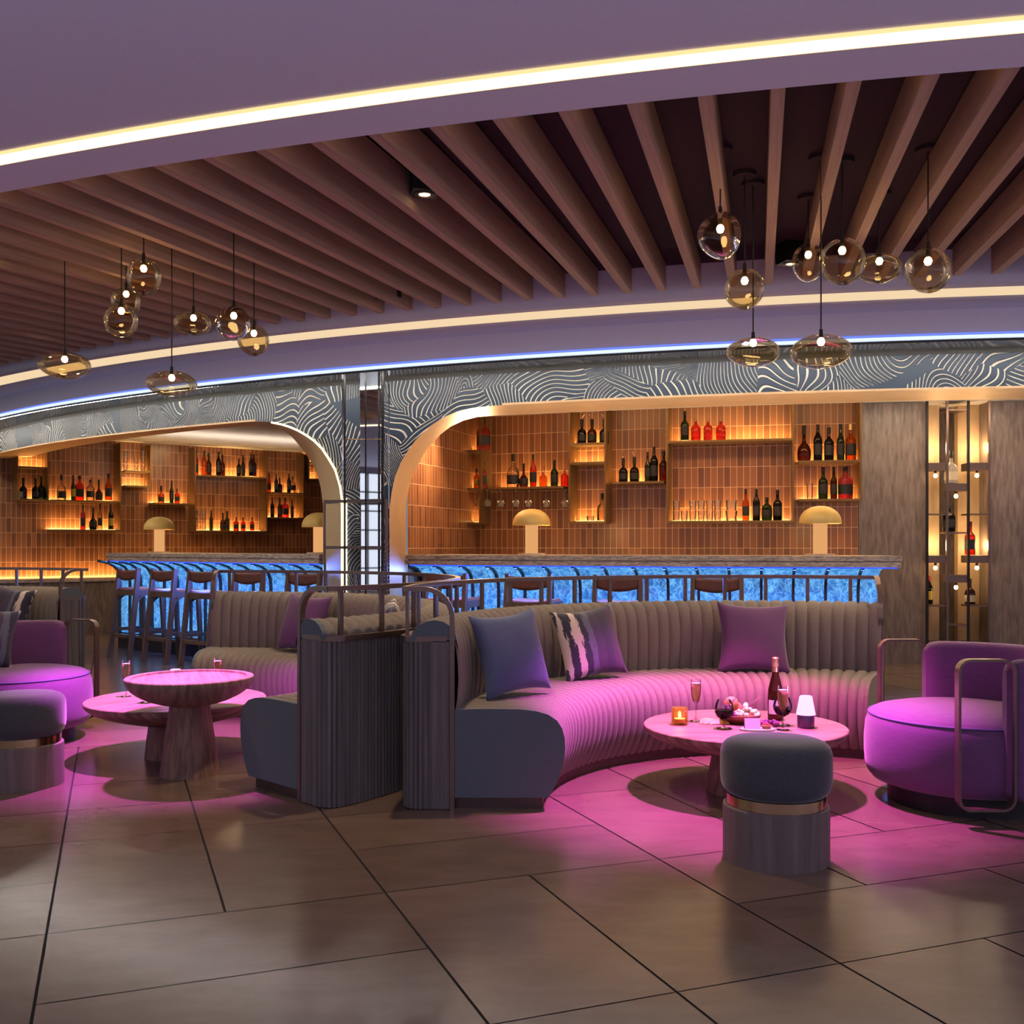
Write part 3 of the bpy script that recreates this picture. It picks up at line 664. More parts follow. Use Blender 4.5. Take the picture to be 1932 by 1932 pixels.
# ================================================================== shelving in the bays
def cell(fin_l, fin_r, boards, where, P, depth, z_top, label, fins=(True, True), fin_bot=None):
    """P(px, off) -> plan point on the wall moved off metres into the room; boards = z of top faces"""
    a = P(fin_l, 0); b = P(fin_r, 0); o = P((fin_l + fin_r) / 2, 0)
    t = thing('wall_shelf', (*o, min(boards)), label, 'shelf', where)
    for side, px in zip(fins, (fin_l, fin_r)):
        if side:
            p = P(px, 0); q = P(px, depth); m = MB(); zb = min(boards) - 0.02 if fin_bot is None else fin_bot
            m.bar((*p, (zb + z_top) / 2), (*q, (zb + z_top) / 2), 0.018, z_top - zb); m.build('side_fin', M_shelfmetal, t)
    for z in boards:
        n = 4; m = MB()
        pa = [P(fin_l + (fin_r - fin_l) * i / n, 0.004) for i in range(n + 1)]; pb = [P(fin_l + (fin_r - fin_l) * i / n, depth) for i in range(n + 1)]
        rows = [[(*x, z - 0.022), (*y, z - 0.022), (*y, z), (*x, z), (*x, z - 0.022)] for x, y in zip(pa, pb)]
        m.grid(rows); m.add([*rows[0][:4]], [(0, 1, 2, 3)]); m.add([*rows[-1][:4]], [(3, 2, 1, 0)])
        sh = m.build('shelf_board', M_shelfmetal, t)
        m = MB(); e = 0.03 * (1 if fin_r > fin_l else -1)
        x = P(fin_l + (fin_r - fin_l) * 0.02, 0.045); y = P(fin_r - (fin_r - fin_l) * 0.02, 0.045)
        m.bar((*x, z + 0.004), (*y, z + 0.004), 0.016, 0.006); m.build('led_strip', E_shelf, sh)
        mid_ = P((fin_l + fin_r) / 2, 0.075); wl_ = P((fin_l + fin_r) / 2, 0.0); ln = (Vector(x) - Vector(y)).length
        lamp('shelf_led', 'AREA', (*mid_, z + 0.012), 6.0 * ln, (1.0, 0.56, 0.17), target=(*wl_, z + 0.16), size=ln, size_y=0.025)
    return t
def PRt(px, off): return PR(TH(px, RW), RW + off).to_2d()
def PLt(px, off): return lw(px) + LN * off
SH_R = 'gilt shelves on the tiled wall under the right arch'
SH_L = 'gilt shelves on the tiled wall under the left arch'
DEP = 0.24
# z of board tops measured on the wall (distance of the front edge)
def zR(px, py): p = PR(TH(px, RW + DEP), RW + DEP); return ZZ(py, p.y)
def zL(px, py): return ZZ(py, (lw(px) + LN * DEP).y)
cell(899, 925, [zR(910, 848), zR(910, 920), zR(910, 985)], SH_R, PRt, DEP, 2.55, 'narrow three board gilt shelf against the corner of the right bay', fins=(False, True))
cell(943, 1077, [zR(1000, 918)], SH_R, PRt, DEP, 2.55, 'gilt shelf with six mixed bottles above the left mushroom lamp of the right bar', fins=(False, False))
cell(1088, 1153, [zR(1120, 835), zR(1120, 871), zR(1120, 983)], SH_R, PRt, DEP, 2.55, 'tall narrow gilt shelf holding three dark spouted decanters on its top board')
cell(1166, 1260, [zR(1210, 908)], SH_R, PRt, DEP, 2.55, 'gilt shelf with five dark bottles beside the wide shelf of red decanters', fins=(False, False))
cell(1266, 1494, [zR(1380, 829), zR(1380, 982)], SH_R, PRt, DEP, 2.55, 'wide two board gilt shelf with three red decanters above and glasses below')
cell(1504, 1616, [zR(1560, 868), zR(1560, 941)], SH_R, PRt, DEP, 2.55, 'two board gilt shelf above the right mushroom lamp, next to the travertine wall', fins=(False, True))
cell(25, 82, [zL(50, 880), zL(50, 941)], SH_L, PLt, DEP, 2.62, 'leftmost gilt shelf of the left bay with an empty glowing upper board')
cell(88, 218, [zL(150, 944), zL(150, 999)], SH_L, PLt, DEP, 2.62, 'wide gilt shelf of the left bay with six bottles above and four below', fins=(False, True))
cell(226, 274, [zL(250, 888), zL(250, 916)], SH_L, PLt, DEP, 2.62, 'small high gilt shelf with stacked glasses in the left bay', fins=(False, True))
cell(281, 348, [zL(315, 949)], SH_L, PLt, DEP, 2.62, 'single board gilt shelf with three bottles above the left mushroom lamp', fins=(False, False))
cell(357, 491, [zL(425, 898), zL(425, 1001)], SH_L, PLt, DEP, 2.62, 'wide gilt shelf of the left bay with nine bottles on its upper board')
cell(497, 560, [zL(528, 929), zL(528, 976)], SH_L, PLt, DEP, 2.62, 'two board gilt shelf at the right end of the left bay', fins=(False, True))
cell(570, 598, [zL(584, 872), zL(584, 903)], SH_L, PLt, DEP, 2.62, 'small gilt shelf half hidden behind the left arch jamb', fins=(True, True))

# fill lights added to brighten the walls and arches of the bays
lamp('bay_fill', 'AREA', (*(PR(-15, 13.9).to_2d()), 2.62), 33, WARM, target=(*(PR(-15, 13.7).to_2d()), 0), size=4.2, size_y=0.2)
lamp('bay_fill', 'AREA', (*(PR(-5, 12.75).to_2d()), 2.62), 30, (1.0, .74, .5), target=(*(PR(-5, 12.2).to_2d()), 0), size=2.2, size_y=0.2)
lamp('bay_fill', 'AREA', (*(lw(400) + LN * 1.6), 2.25), 14, (1, .85, .7), target=(*(lw(400) + LN * 1.5), 2.7), size=3.0, size_y=.6)
lamp('bay_fill', 'AREA', (*(PR(-14, 14.2).to_2d()), 1.6), 16, (1, .78, .5), target=(*(PR(-14, 14.85).to_2d()), 2.4), size=4.6, size_y=.15)
for ta, tb in ((-40.0, -29.6), (-25.2, -9.5)):
    for k in range(3):
        th = ta + (tb - ta) * (k + .5) / 3; p = PR(th, 14.50, .98)
        lamp('bar_glow', 'AREA', p, 15, (.10, .20, 1.0), target=PR(th, 15.1, 0), size=(tb - ta) * D2R * 14.5 / 3, size_y=.05)  # added lamps that strengthen the bar's blue light on the floor
lamp('bay_fill', 'AREA', (*(PR(-15, 13.55).to_2d()), .95), 13, WARM, target=(*(PR(-15, 12.9).to_2d()), 1.5), size=4.6, size_y=.1)
lamp('bay_fill', 'AREA', (*(PR(-24.0, 14.0).to_2d()), 2.2), 22, (1.0, 0.66, 0.36), target=(*(PR(-25.6, 15.0).to_2d()), 1.8), size=0.3)
lamp('bay_fill', 'AREA', (*(lw(330) + LN * 0.9), 2.60), 34, WARM, target=(*(lw(330) + LN * 0.5), 0), size=0.3, size_y=3.5)
for px in (1767, 1848): 
    p = PR(TH(px, 11.9), 11.9); lamp('niche_light', 'POINT', (p.x, p.y, 2.2), 5, WARM, 0.05)
    lamp('niche_light', 'POINT', (p.x, p.y, 1.2), 5, WARM, 0.05)

# ================================================================== BOOTHS
def booth(center, p0, p1, label, ends=(True, True), ds=0.0, dr=0.0):
    cx_, cy_ = center; c = Vector((cx_, cy_, 0))
    t = thing('booth_sofa', c, label, 'sofa', None)
    pol = lambda r, a, z=0.0: Vector((r * math.cos(a * D2R), r * math.sin(a * D2R), z))
    NCH = int(round((p1 - p0) / 2.5)); SUB = 6
    tap = lambda a: 1.0 if not ds else max(0.25, min(1.0, .25 + .75 * (a - p0) / (ds + 1.0)))
    def channelled(prof, amp, e, tp=False):
        """prof: (r,z); puff outwards along the profile normal between stitch lines"""
        nrm = []
        for i in range(len(prof)):
            a = prof[max(i - 1, 0)]; b = prof[min(i + 1, len(prof) - 1)]; d = Vector((b[0] - a[0], b[1] - a[1])).normalized(); nrm.append(Vector((d.y, -d.x)))
        rows = []
        for k in range(NCH * SUB + 1):
            u = (k % SUB) / SUB; puff = math.sqrt(max(0.0, 1 - (2 * u - 1) ** 2)) if k % SUB else 0.0
            a = p0 + e + (p1 - p0 - 2 * e) * k / (NCH * SUB)
            f_ = tap(a) if tp else 1.0
            rows.append([pol((1.64 + (r - 1.64) * f_ if r > 1.64 else r) + nrm[i].x * amp * (puff - 1), a, z + nrm[i].y * amp * (puff - 1)) for i, (r, z) in enumerate(prof)])
        return rows
    seat = [(1.66, .455), (1.55, .458), (1.44, .458), (1.36, .456), (1.29, .448), (1.235, .432), (1.195, .405), (1.172, .37), (1.16, .325), (1.158, .28), (1.163, .23), (1.175, .18), (1.195, .125), (1.222, .075), (1.235, .055)]
    back = [(1.645, .44), (1.635, .50), (1.63, .58), (1.632, .66), (1.64, .73), (1.655, .79), (1.678, .83), (1.71, .853), (1.75, .862), (1.79, .856), (1.825, .838), (1.85, .81), (1.86, .785)]
    def sign(prof): return prof
    m = MB(); m.grid(channelled(seat, 0.016, 0.35)); LB(m, 'seat', M_chan, t, True, 50)
    m = MB(); m.grid(channelled(back[::-1], 0.014, 0.3, True)); LB(m, 'backrest', M_chan, t, True, 50)
    for a, on in ((p0, ends[0]), (p1, ends[1])):
        sgn = 1 if a == p0 else -1
        # fabric end panel of the seat: the same outline, thick
        m = MB(); o1 = [pol(r, a + sgn * .02, z) for r, z in [(1.66, .055)] + seat]; o2 = [pol(r, a + sgn * 0.9, z) for r, z in [(1.66, .055)] + seat]
        n = len(o1); m.add(o1 + o2, [tuple(range(n)), tuple(range(2 * n - 1, n - 1, -1))] + [(i, (i + 1) % n, n + (i + 1) % n, n + i) for i in range(n)])
        LB(m, 'end_panel', M_grey if on else M_chan, t)
        ft = tap(a); pc = [(1.64 + (r - 1.64) * ft if r > 1.64 else r, z) for r, z in [(1.86, .77), (1.65, .77)] + back[4:]]
        m = MB(); o1 = [pol(r, a + sgn * .02, z) for r, z in pc]; o2 = [pol(r, a + sgn * .8, z) for r, z in pc]
        n = len(o1); m.add(o1 + o2, [tuple(range(n)), tuple(range(2 * n - 1, n - 1, -1))] + [(i, (i + 1) % n, n + (i + 1) % n, n + i) for i in range(n)])
        LB(m, 'end_cap', M_grey if on else M_chan, t)
    # plinth
    m = MB(); rows = []
    for k in range(61):
        a = p0 + 1.2 + (p1 - p0 - 2.4) * k / 60; rows.append([pol(1.26, a, 0), pol(1.26, a, .058), pol(1.66, a, .058), pol(1.66, a, 0), pol(1.26, a, 0)])
    m.grid(rows); m.add(rows[0][:4], [(0, 1, 2, 3)]); m.add(rows[-1][:4], [(3, 2, 1, 0)]); LB(m, 'plinth', M_darkbronze, t)
    # outer shell in fluted smoked oak: path from end to end with rounded corners
    path = []; r0, r1, cr = 1.685, 1.90, 0.085
    def endpath(a, s):
        pts = []; d = pol(1, a); tn = pol(1, a + 90) * s           # tn points into the arc
        L = r1 - cr - r0
        for k in range(13): pts.append((d * (r0 + L * k / 12), 0.0 if k < 8 else 1.0))
        cc = d * (r1 - cr) + tn * cr
        for k in range(1, 25):
            q = 90 * k / 24 * D2R; pts.append((cc + d * cr * math.sin(q) - tn * cr * math.cos(q), 1.0))
        return pts
    ps = p0 + ds
    e0 = endpath(ps, 1); e1 = endpath(p1, -1); da = math.degrees(cr / r1)
    mid = [(pol(r1, ps + da + (p1 - ps - 2 * da) * k / 720), 1.0) for k in range(1, 720)]
    path = e0 + mid + e1[::-1]
    # ripple
    out = []; s = 0
    for i, (p, w) in enumerate(path):
        if i: s += (p - path[i - 1][0]).length
        a = path[max(i - 1, 0)][0]; b = path[min(i + 1, len(path) - 1)][0]; d = (b - a).normalized(); nn = Vector((d.y, -d.x, 0))
        ph = (s / 0.0235) % 1.0; rip = (0.0045 if ph < 0.62 else -0.0045) * w
        out.append(p + nn * rip)
    m = MB(); m.grid([[(p.x, p.y, 0.004), (p.x, p.y, 0.765)] for p in out])
    inner = [(p * (1 - 0.03 / max(p.length, .1))) for p, w in path]
    LB(m, 'fluted_shell', M_dkwood, t)
    # ledge trim, flat bronze plate on top of the shell
    op = [p + (p.normalized() * 0.012) for p, w in path]
    m = MB(); m.grid([[(p.x * 0 + q.x, q.y, z) for q, z in ((pol(1.672, math.degrees(math.atan2(p.y, p.x))), 0.762), (p, .762), (p, .788), (pol(1.672, math.degrees(math.atan2(p.y, p.x))), 0.788))] for p in op[::2]])
    LB(m, 'ledge_trim', M_bronze, t)
    # rail
    m = MB(); rr = 1.885
    m.tube([pol(rr, p0 + dr + (p1 - p0 - dr) * k / 80, 1.004) for k in range(81)], 0.01, flat=(0.03, 0.022)); LB(m, 'rail', M_bronze, t)
    m_ang = 8.2; k = 0; n = int((p1 - p0) / m_ang)
    for k in range(n + 1):
        a = p0 + ds + 2.5 + (p1 - p0 - ds - 5) * k / n
        if k in (0, n): pass
        m = MB(); m.bar(pol(rr, a, .785), pol(rr, a, .995), 0.022, 0.016, up=pol(1, a)); LB(m, 'rail_post', M_bronze, t)
    for a, on in ((p0, ends[0]), (p1, ends[1])):
        if not on and False: continue
        tn = pol(1, a + 90) * (1 if a == p0 else -1) * 0.012
        pts = [pol(1.672, a, 0) + tn, pol(1.672, a, .86) + tn]
        for k in range(1, 11):
            q = 90 * k / 10 * D2R; pts.append(pol(1.672 + .135 * (1 - math.cos(q)), a, .87 + .134 * math.sin(q)) + tn)
        pts.append(pol(1.895, a, 1.004) + tn)
        if a == p0 and dr: pts = [pol(1.672, a, 0) + tn, pol(1.672, a, .90) + tn, pol(1.70, a + dr * .3, .96) + tn, pol(1.78, a + dr * .7, .995), pol(1.885, a + dr, 1.004)]
        m = MB(); m.tube(pts, 0.01, flat=(0.022, 0.03, tuple(pol(1, a + 90)))); LB(m, 'end_hoop', M_bronze, t, True, 35)
    return t
BR = (1.40, 4.72); BLc = (-2.20, 6.03); BFc = (-4.70, 7.08)
booth(BR, 61, 180, 'curved channelled taupe booth sofa behind the round table on the right', (False, True), 4.5, 2.5)
booth(BLc, -44, 91, 'curved channelled taupe booth sofa wrapping the two nested tables on the left')
booth(BFc, 50, 165, 'channelled taupe booth sofa at the far left edge, behind the purple armchair')

# ---- cushions
def cushion(center, phi, r, z, size, label, mat, name='cushion', tilt=16, yaw=0.0, th=0.075, roll=0.0, seed=1):
    c = Vector((center[0] + r * math.cos(phi * D2R), center[1] + r * math.sin(phi * D2R), z))
    rnd = random.Random(seed); n = 18; h = size / 2; m = MB()
    f1 = []; f2 = []
    for i in range(n + 1):
        r1 = []; r2 = []
        for k in range(n + 1):
            u = -1 + 2 * i / n; v = -1 + 2 * k / n
            edge = (1 - u * u) * (1 - v * v)
            pinch = 1 - 0.10 * (1 - abs(u)) * 0 - 0.075 * (1 - v * v) * abs(u) ** 3 * 0
            x = u * h * (1 - 0.13 * (1 - v * v) * (abs(u) ** 2)); zz = v * h * (1 - 0.13 * (1 - u * u) * (abs(v) ** 2))
            d = th * edge ** 0.42 + 0.004
            w = 0.006 * math.sin(5 * u + 3 * v * v + seed) * edge
            r1.append((x, d + w, zz)); r2.append((x, -d + w * .5, zz))
        f1.append(r1); f2.append(r2)
    m.grid(f1); m.grid(f2, flip=True)
    # edges
    for a, b in ((f1[0], f2[0]), (f1[-1], f2[-1]), ([r[0] for r in f1], [r[0] for r in f2]), ([r[-1] for r in f1], [r[-1] for r in f2])): m.grid([a, b])
    me = bpy.data.meshes.new(name); me.from_pydata(m.v, [], m.f); me.materials.append(mat); fix_normals(me)
    b = bmesh.new(); b.from_mesh(me); bmesh.ops.remove_doubles(b, verts=b.verts, dist=0.0005); bmesh.ops.recalc_face_normals(b, faces=b.faces); b.to_mesh(me); b.free()
    for p in me.polygons: p.use_smooth = True
    o = bpy.data.objects.new(name, me); COL.objects.link(o); o.location = c
    # local -Y faces the middle of the booth, leaning back
    o.rotation_euler = (Matrix.Rotation((phi - 90 + yaw) * D2R, 3, 'Z') @ Matrix.Rotation(-tilt * D2R, 3, 'X') @ Matrix.Rotation(roll * D2R, 3, 'Y')).to_euler()
    return tag(o, label, 'cushion')
cushion(BR, 163, 1.47, .668, .42, 'plain slate blue cushion leaning at the left end of the right booth', M_bluecush, yaw=-34, tilt=15, roll=-4, seed=2)
cushion(BR, 131, 1.475, .655, .41, 'navy and cream brushstroke striped cushion against the right booth backrest', M_stripe, yaw=-14, tilt=17, roll=-6, seed=3)
cushion(BR, 88.5, 1.475, .650, .43, 'plain mauve cushion in the middle of the right booth, behind the champagne bottle', M_mauve, tilt=17, roll=2, seed=4)
cushion(BLc, 60, 1.475, .655, .42, 'plain mauve cushion in the left booth, crossed by the bent bronze hoop', M_mauve, tilt=17, yaw=-6, roll=3, seed=5)
cushion(BLc, 17, 1.475, .655, .41, 'navy and cream striped cushion in the left booth peeking over its near arm', M_stripe, tilt=17, roll=4, yaw=-10, seed=6)
cushion(BFc, 65, 1.475, .665, .42, 'navy and cream striped cushion on the far left booth, behind the armchair', M_stripe2, tilt=17, roll=7, yaw=8, seed=7)

# ================================================================== ARMCHAIRS
def armchair():
    t = thing('armchair', (2.13, 4.90, 0), 'purple velvet tub armchair with bronze hoop arms, right of the round table', 'armchair', None, math.pi)
    m = MB(); m.lathe([(0, .448), (.20, .447), (.32, .440), (.395, .424), (.418, .410), (.43, .392), (.441, .36), (.447, .29), (.447, .22), (.443, .17), (.432, .13), (.410, .102), (.375, .09), (0, .09)], 72); LB(m, 'seat', M_purple, t, True)
    m = MB(); m.tube([(.4245 * math.cos(a * 5 * D2R), .4245 * math.sin(a * 5 * D2R), .404) for a in range(72)], .006, 6, True); LB(m, 'piping', M_purpipe, t, True)
    m = MB(); m.lathe([(0, .09), (.34, .09), (.34, .0), (0, .0)], 48); LB(m, 'base', M_black, t)
    # backrest: rounded section swept round the back (local +X is the front)
    rows = []; n = 72
    for k in range(n + 1):
        a = 88 + 184 * k / n; e = min(k, n - k) / 5.0; sq = math.sqrt(max(0, 1 - (1 - min(e, 1)) ** 2)); w = max(sq, 0.05)
        sec = []
        for q in range(28):
            b = 2 * math.pi * q / 28; cx2 = abs(math.cos(b)) ** 0.35 * math.copysign(1, math.cos(b)); cz2 = abs(math.sin(b)) ** 0.2 * math.copysign(1, math.sin(b))
            hh = .305 + (w - 1) * .05
            sec.append((.4375 + .0575 * cx2 * (0.35 + .65 * w), .405 + hh * cz2))
        sec.append(sec[0]); rows.append([(r * math.cos(a * D2R), r * math.sin(a * D2R), z) for r, z in sec])
    m = MB(); m.grid(rows); m.add(rows[0][:-1], [tuple(range(28))]); m.add(rows[-1][:-1], [tuple(range(27, -1, -1))]); LB(m, 'backrest', M_purple, t, True, 60)
    for s in (-1, 1):
        pts = []; hw, z0, z1, cr = .118, .075, .712, .05
        for cx3, cz3, a0 in ((hw - cr, z1 - cr, 0), (-hw + cr, z1 - cr, 90), (-hw + cr, z0 + cr, 180), (hw - cr, z0 + cr, 270)):
            for k in range(7):
                q = (a0 + 15 * k) * D2R; pts.append((.112 + cx3 + cr * math.cos(q), s * .472, cz3 + cr * math.sin(q)))
        m = MB(); m.tube(pts, .01, closed=True, flat=(.011, .044, (0, 1, 0)))
        # flat strip: long side of the section runs sideways
        LB(m, 'hoop_arm', M_bronze, t, True, 40)
    return t
ac = armchair()
a2 = dup(ac, (-3.06, 6.40, 0), -15 * D2R, 'purple velvet tub armchair with bronze hoop arms at the left edge, behind the charcoal stool')
cushion((-3.10, 6.36), 158, .20, .63, .40, 'dark navy and cream striped cushion lying on the left purple armchair', M_stripe3, tilt=20, yaw=-38, roll=9, seed=8)

# ================================================================== STOOLS (round, upholstered)
def pouf():
    t = thing('round_stool', (1.013, 3.99, 0), 'round charcoal velvet stool with gilt band, in front of the right table', 'stool')
    m = MB(); m.lathe([(0, .462), (.12, .461), (.165, .456), (.188, .447), (.202, .433), (.2085, .412), (.210, .385), (.2105, .345), (.210, .312), (.207, .290), (.199, .270), (.186, .257), (.170, .25), (0, .25)], 64); LB(m, 'seat', M_stoolfab, t, True)
    m = MB(); m.lathe([(0, .252), (.188, .252), (.188, .212), (0, .212)], 64); LB(m, 'metal_band', pbr('stool_brass', (0.52, 0.34, 0.18), None, 0.14, 1.0), t, True, 40)
    m = MB(); m.lathe([(0, .213), (.192, .213), (.199, .208), (.2, .2), (.2, .0), (0, .0)], 64); LB(m, 'base', M_stoolwood, t, True, 35)
    return t
po = pouf()
dup(po, (-2.47, 5.23, 0), .6, 'round charcoal velvet stool with gilt band at the left edge, before the purple armchair')

# ================================================================== TABLES
def bowl_table(loc, R, z, zb, rt, rb, label, rim=0.0, rz=0.0):
    t = thing('coffee_table', (*loc, 0), label, 'table', None, rz); d = z - zb
    p = [(0, z - rim)]
    if rim: p += [(R - .05, z - rim), (R - .04, z - rim + .002), (R - .036, z)]
    p += [(R - .004, z), (R, z - .004)]
    for k in range(1, 13):
        q = k / 12; p.append((rt * 1.02 + (R - rt * 1.02) * (1 - q ** 2.05) ** (0.78 if rim else 1.0), z - .007 - (d - .007) * q))
    m = MB(); m.lathe(p + [(0, zb)], 96); LB(m, 'table_top', M_tabwood, t, True, 35)
    m = MB(); m.lathe([(0, zb + .01), (rt, zb + .01), (rt * 1.0, zb - .02), (rt + (rb - rt) * .5, zb * .5), (rb, 0.0), (0, 0)], 48); LB(m, 'pedestal', M_tabbase, t, True, 40)
    return t
bowl_table((1.14, 5.10), .49, .32, .185, .158, .187, 'low round oak bowl table under the fruit and champagne, right booth')
bowl_table((-1.92, 5.95), .50, .325, .185, .155, .175, 'low wide round oak table, the lower of the nested pair on the left', rz=.7)
bowl_table((-1.696, 5.47), .328, .512, .365, .105, .152, 'taller small round oak bowl table with raised rim, in front of the low left one', .012, rz=1.9)

# ================================================================== TABLE THINGS
TZ = .32
def flute(loc, label):
    t = thing('champagne_flute', loc, label, 'glass')
    m = MB(); m.lathe([(0, .001), (.030, .002), (.030, .004), (.006, .010), (.0035, .03), (.0035, .085), (.006, .092), (.016, .105), (.0235, .135), (.0255, .165), (.0245, .20), (.0235, .21)], 28); LB(m, 'glass_body', G_clear, t, True)
    m = MB(); m.lathe([(0, .098), (.012, .105), (.021, .135), (.0235, .165), (.0228, .188), (0, .188)], 24); LB(m, 'wine', G_bubbly, t, True)
    m = MB(); m.lathe([(0, .189), (.0226, .189), (.0226, .1925), (0, .1925)], 20); LB(m, 'foam', pbr('wine_foam', (0.75, 0.68, 0.6), None, .6), t, True)
    return t
def wineglass(loc, label):
    t = thing('wine_glass', loc, label, 'glass')
    m = MB(); m.lathe([(0, .001), (.036, .002), (.036, .004), (.007, .009), (.004, .02), (.004, .038), (.012, .044), (.034, .058), (.045, .080), (.046, .098), (.040, .122), (.033, .138)], 32); LB(m, 'glass_body', G_clear, t, True)
    m = MB(); m.lathe([(0, .045), (.012, .0465), (.0325, .060), (.043, .080), (.0435, .090), (0, .090)], 28); LB(m, 'wine', G_wine, t, True)
    return t
f0 = flute((.920, 5.20, TZ), 'champagne flute standing left of the fruit bowl, behind the amber candle holder')
dup(f0, (1.292, 4.96, TZ), None, 'champagne flute standing between the champagne bottle and the pink lamp')
dup(f0, (-2.235, 6.02, .325), None, 'champagne flute standing alone at the left of the lower left table')
dup(f0, (-1.745, 6.16, .325), None, 'champagne flute behind the taller left table, only its rim showing')
w0 = wineglass((1.020, 5.00, TZ), 'round stemmed glass of dark wine in front of the fruit bowl')
dup(w0, (1.325, 5.09, TZ), None, 'round stemmed glass of dark wine hidden behind the right champagne flute')
dup(w0, (-2.035, 5.80, .325), None, 'round stemmed glass tucked behind the bowl of the taller left table')
# champagne bottle
t = thing('champagne_bottle', (1.328, 5.24, TZ), 'dark champagne bottle with gold foil neck and white label on the right table', 'bottle')
m = MB(); m.lathe([(0, 0), (.036, 0), (.0385, .005), (.0385, .13), (.036, .155), (.028, .19), (.018, .225), (.0145, .25), (.0145, .285), (0, .285)], 32); LB(m, 'glass_body', BG['brown'], t, True, 50)
m = MB(); m.lathe([(.0152, .235), (.0152, .268), (.0172, .270), (.0172, .283), (.0155, .286), (.0165, .30), (.0165, .313), (.012, .318), (0, .318)], 24); LB(m, 'foil', M_gold, t, True, 40)
m = MB(); rows = [[(.0389 * math.cos(a * D2R), .0389 * math.sin(a * D2R), z) for z in (.035, .105)] for a in range(200, 291, 9)]; m.grid(rows); LB(m, 'label', M_paper, t)
# table lamps
def table_lamp(loc, label, k=1.0):
    t = thing('table_lamp', loc, label, 'lamp')
    m = MB(); m.lathe([(0, 0), (.039, 0), (.0405, .003), (.0405, .060), (.038, .063), (0, .063)], 36); LB(m, 'base', pbr('plum_gloss', (.10, .03, .12), None, .25), t, True, 40)
    m = MB(); m.lathe([(.046, .064), (.045, .068), (.030, .150), (.026, .154), (0, .154)], 36); LB(m, 'lamp_shade', E_pink, t, True, 40)
    return t
l0 = table_lamp((1.422, 5.03, TZ), 'small glowing pink table lamp on the right round table')
dup(l0, (-1.965, 6.07, .325), None, 'small glowing pink table lamp mostly hidden behind the taller left table')
lamp('pink_lamp_light', 'POINT', (1.422, 5.03, TZ + .19), 2.2, (1, .25, .9), .03)
lamp('pink_lamp_light', 'POINT', (-1.965, 6.07, .325 + .19), 2.2, (1, .25, .9), .03)
# candle
t = thing('candle_holder', (.825, 5.115, TZ), 'amber glass candle holder with lit tea light at the left of the right table', 'candle')
m = MB(); m.lathe([(0, .002), (.036, .002), (.040, .006), (.040, .080), (.037, .084), (.035, .080), (.035, .012), (0, .012)], 32); LB(m, 'glass_body', G_candle, t, True, 40)
m = MB(); m.lathe([(0, .012), (.028, .012), (.028, .03), (0, .03)], 24); LB(m, 'wax', pbr('wax', (.8, .6, .35), None, .5), t, True, 40)
m = MB(); m.lathe([(0, .030), (.006, .038), (.007, .047), (.003, .060), (0, .068)], 12); LB(m, 'flame', E_flame, t, True)
lamp('candle_light', 'POINT', (.825, 5.115, TZ + .055), .6, (1, .6, .2), .01)
# fruit bowl and fruit
t = thing('fruit_bowl', (1.13, 5.18, TZ), 'shallow dark red wooden bowl holding grapes and peaches on the right table', 'bowl')
m = MB(); m.lathe([(0, .004), (.060, .0), (.075, .004), (.105, .030), (.112, .044), (.106, .045), (.095, .030), (.06, .014), (0, .012)], 48); LB(m, 'bowl_body', pbr('rosewood', (.22, .06, .04), (.14, .035, .025), .4, scale=(5, 30, 30), nscale=2), t, True, 50)
M_grape_g = pbr('green_grape', (.85, .85, .5), (.75, .78, .42), .25, nscale=6); M_grape_p = pbr('purple_grape', (.16, .03, .13), (.10, .02, .09), .25, nscale=6)
M_peach = pbr('peach_skin', (.75, .36, .14), (.65, .16, .08), .5, nscale=3); M_melon = pbr('melon_flesh', (.80, .36, .12), (.7, .26, .08), .5, nscale=5)
def ball(m, c, r, seg=14):
    m.lathe([(r * math.sin(math.pi * k / 8), -r * math.cos(math.pi * k / 8)) for k in range(9)], seg, c)
def bunch(loc, n, rad, gr, mat, label, seed, stem=True, h=.05):
    t = thing('grape_bunch', loc, label, 'grapes'); rnd = random.Random(seed)
    for k in range(n):
        a = rnd.uniform(0, 6.28); q = math.sqrt(rnd.random()); z = gr + (1 - q) * h * rnd.uniform(.55, 1)
        m = MB(); ball(m, (rad * q * math.cos(a), rad * .75 * q * math.sin(a), z), gr * rnd.uniform(.9, 1.08)); LB(m, 'grape', mat, t, True)
    if stem:
        m = MB(); m.tube([(rad * .4, 0, h * .9), (rad * .8, .01, h + .022), (rad * 1.15, .012, h + .034)], .003, 6); LB(m, 'stem', M_tabbase, t, True)
    return t
bunch((1.168, 5.17, TZ + .026), 26, .062, .013, M_grape_g, 'bunch of pale green grapes heaped in the right side of the fruit bowl', 3, h=.062)
bunch((1.060, 5.13, TZ + .030), 20, .040, .012, M_grape_p, 'bunch of purple grapes heaped in the left side of the fruit bowl', 5, h=.062)
bunch((1.255, 5.06, TZ), 16, .050, .012, M_grape_p, 'loose bunch of purple grapes lying on the table before the bottle', 8, False, .022)
for p, r, lb in (((1.105, 5.235, TZ + .085), .036, 'round blushing peach on top of the fruit bowl, above the purple grapes'), ((1.135, 5.265, TZ + .055), .034, 'second peach low in the fruit bowl, behind the green grapes')):
    t = thing('peach', (p[0], p[1], p[2] - r), lb, 'fruit'); m = MB(); ball(m, (0, 0, r), r, 24); LB(m, 'flesh', M_peach, t, True); m = MB(); m.tube([(0, 0, 2 * r - .003), (.002, 0, 2 * r + .008)], .002, 6); LB(m, 'stalk', M_tabbase, t)
